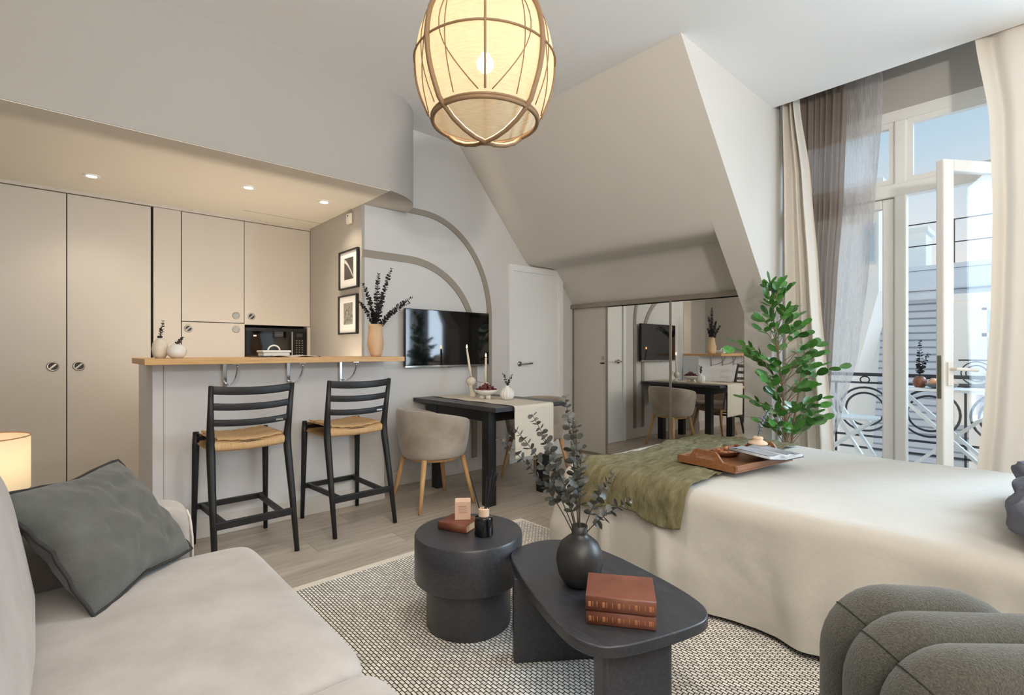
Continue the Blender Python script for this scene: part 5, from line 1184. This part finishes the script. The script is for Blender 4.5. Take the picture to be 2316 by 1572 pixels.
# ------------------------------------------------------------ outside: houses across the street
hb_ = thing('mansard_house', 'house across the street with a grey slate mansard roof and zinc cornice', 'building', (14, 1.0, -12))
MB().prism([(-6.0, -9.0), (2.75, -9.0), (2.62, -1.5), (2.42, 2.10), (-6.0, 2.10)], 12.0, 12.4, 'X').build('slate_roof', M_slate, hb_)
MB().span((12.4, -6, -12), (18, 4.5, 2.1)).build('wall', M_cream, hb_)
MB().span((11.72, -6.0, 2.10), (14, 2.52, 2.26)).span((11.60, -6.0, 2.26), (14, 2.56, 2.62)).build('cornice', M_zinc, hb_, bevel=0.04)
MB().span((11.60, -6.0, 2.62), (18, 2.56, 2.70)).build('roof_deck', M_zinc, hb_)
rr_ = MB()
for i in range(9): rr_.span((12.0, 2.3 - i * 0.95, 2.7), (12.02, 2.32 - i * 0.95, 3.55))
for z in (3.12, 3.53): rr_.span((12.0, -5.8, z), (12.02, 2.4, z + 0.018))
rr_.build('roof_railing', M_iron, hb_)
MB().span((14.0, 2.05, 2.7), (14.7, 2.55, 3.75)).span((13.9, 2.0, 3.75), (14.8, 2.6, 3.85)).build('chimney', M_cream, hb_)
MB().lathe([(0.10, 0), (0.11, 0.06), (0.02, 0.14)], 12, (11.9, 2.18, 1.30), M=Matrix.Rotation(-PI / 2, 4, 'Y')).build('roof_vent', M_iron, hb_)
dm_ = MB().span((11.45, 0.10, 0.75), (12.3, 1.30, 2.02)).span((11.40, -0.05, 2.02), (12.3, 1.42, 2.14)).span((11.45, 1.02, -0.1), (12.3, 1.30, 0.75)).build('dormer', M_cream, hb_)
MB().span((11.38, 0.30, 0.78), (11.46, 0.98, 1.92)).build('dormer_reveal', M_stone, dm_)
wn = MB().span((11.36, 0.34, 0.80), (11.39, 0.40, 1.88)).span((11.36, 0.88, 0.80), (11.39, 0.94, 1.88)).span((11.36, 0.34, 1.40), (11.39, 0.94, 1.46)).span((11.36, 0.34, 1.84), (11.39, 0.94, 1.90)).build('dormer_window', M_gardenwhite, hb_)
MB().span((11.372, 0.40, 0.80), (11.378, 0.88, 1.40)).build('pane', M_pane2, wn); MB().span((11.372, 0.40, 1.46), (11.378, 0.88, 1.84)).build('pane', M_pane2, wn)
bal = MB().span((11.05, -0.2, 0.46), (11.4, 1.25, 0.55)).build('juliet_balcony', M_stone, hb_)
bb_ = MB()
for z in (0.60, 1.0): bb_.span((11.05, -0.2, z), (11.08, 1.2, z + 0.025))
for yc in (0.98, 0.56, 0.14):
    for r in (0.19, 0.13): bb_.tube([(11.06, yc + r * math.cos(2 * PI * k / 20), 0.80 + r * math.sin(2 * PI * k / 20)) for k in range(20)], 0.010, 5, closed=True)
bb_.build('balcony_ironwork', M_iron, bal)
MB().span((11.35, 0.0, -1.6), (12.05, 1.1, 0.1)).build('lower_bay', M_cream, hb_)
lw_ = MB().span((11.30, 0.15, -1.45), (11.36, 0.95, 0.0)).build('lower_window', M_gardenwhite, hb_)
for i in range(12): MB().span((11.285, 0.2, -1.40 + i * 0.115), (11.31, 0.9, -1.34 + i * 0.115)).build('shutter_slat', M_zinc, lw_)

hl = thing('gable_house', 'white rendered neighbouring house with bracketed cornice, left outside the window', 'building', (9.4, 3.0, -12))
MB().prism([(4.5, -9.0), (2.36, -9.0), (2.36, 0.20), (2.20, 0.62), (1.862, 2.05), (1.862, 3.35), (4.5, 3.35)], 9.0, 9.8, 'X').build('gable_wall', M_cream, hl)
hc = MB().span((8.8, 1.80, 3.35), (9.9, 4.5, 3.50)).span((8.65, 1.74, 3.50), (9.9, 4.5, 3.62)).build('cornice', M_stone, hl)
for i in range(9): MB().span((8.74, 1.84 + i * 0.10, 3.22), (9.0, 1.90 + i * 0.10, 3.35)).build('cornice_bracket', M_zinc, hc)
wl = MB().span((8.96, 1.90, 2.45), (9.0, 2.06, 3.05)).build('side_window', M_zinc, hl)
MB().span((8.945, 1.925, 2.50), (8.962, 2.035, 3.0)).build('pane', M_pane2, wl)
tag(MB().span((5.9, -30, -12.3), (60, 40, -12)).build('street_ground', M_stone), 'pale street surface far below the balcony', 'ground', kind='structure')
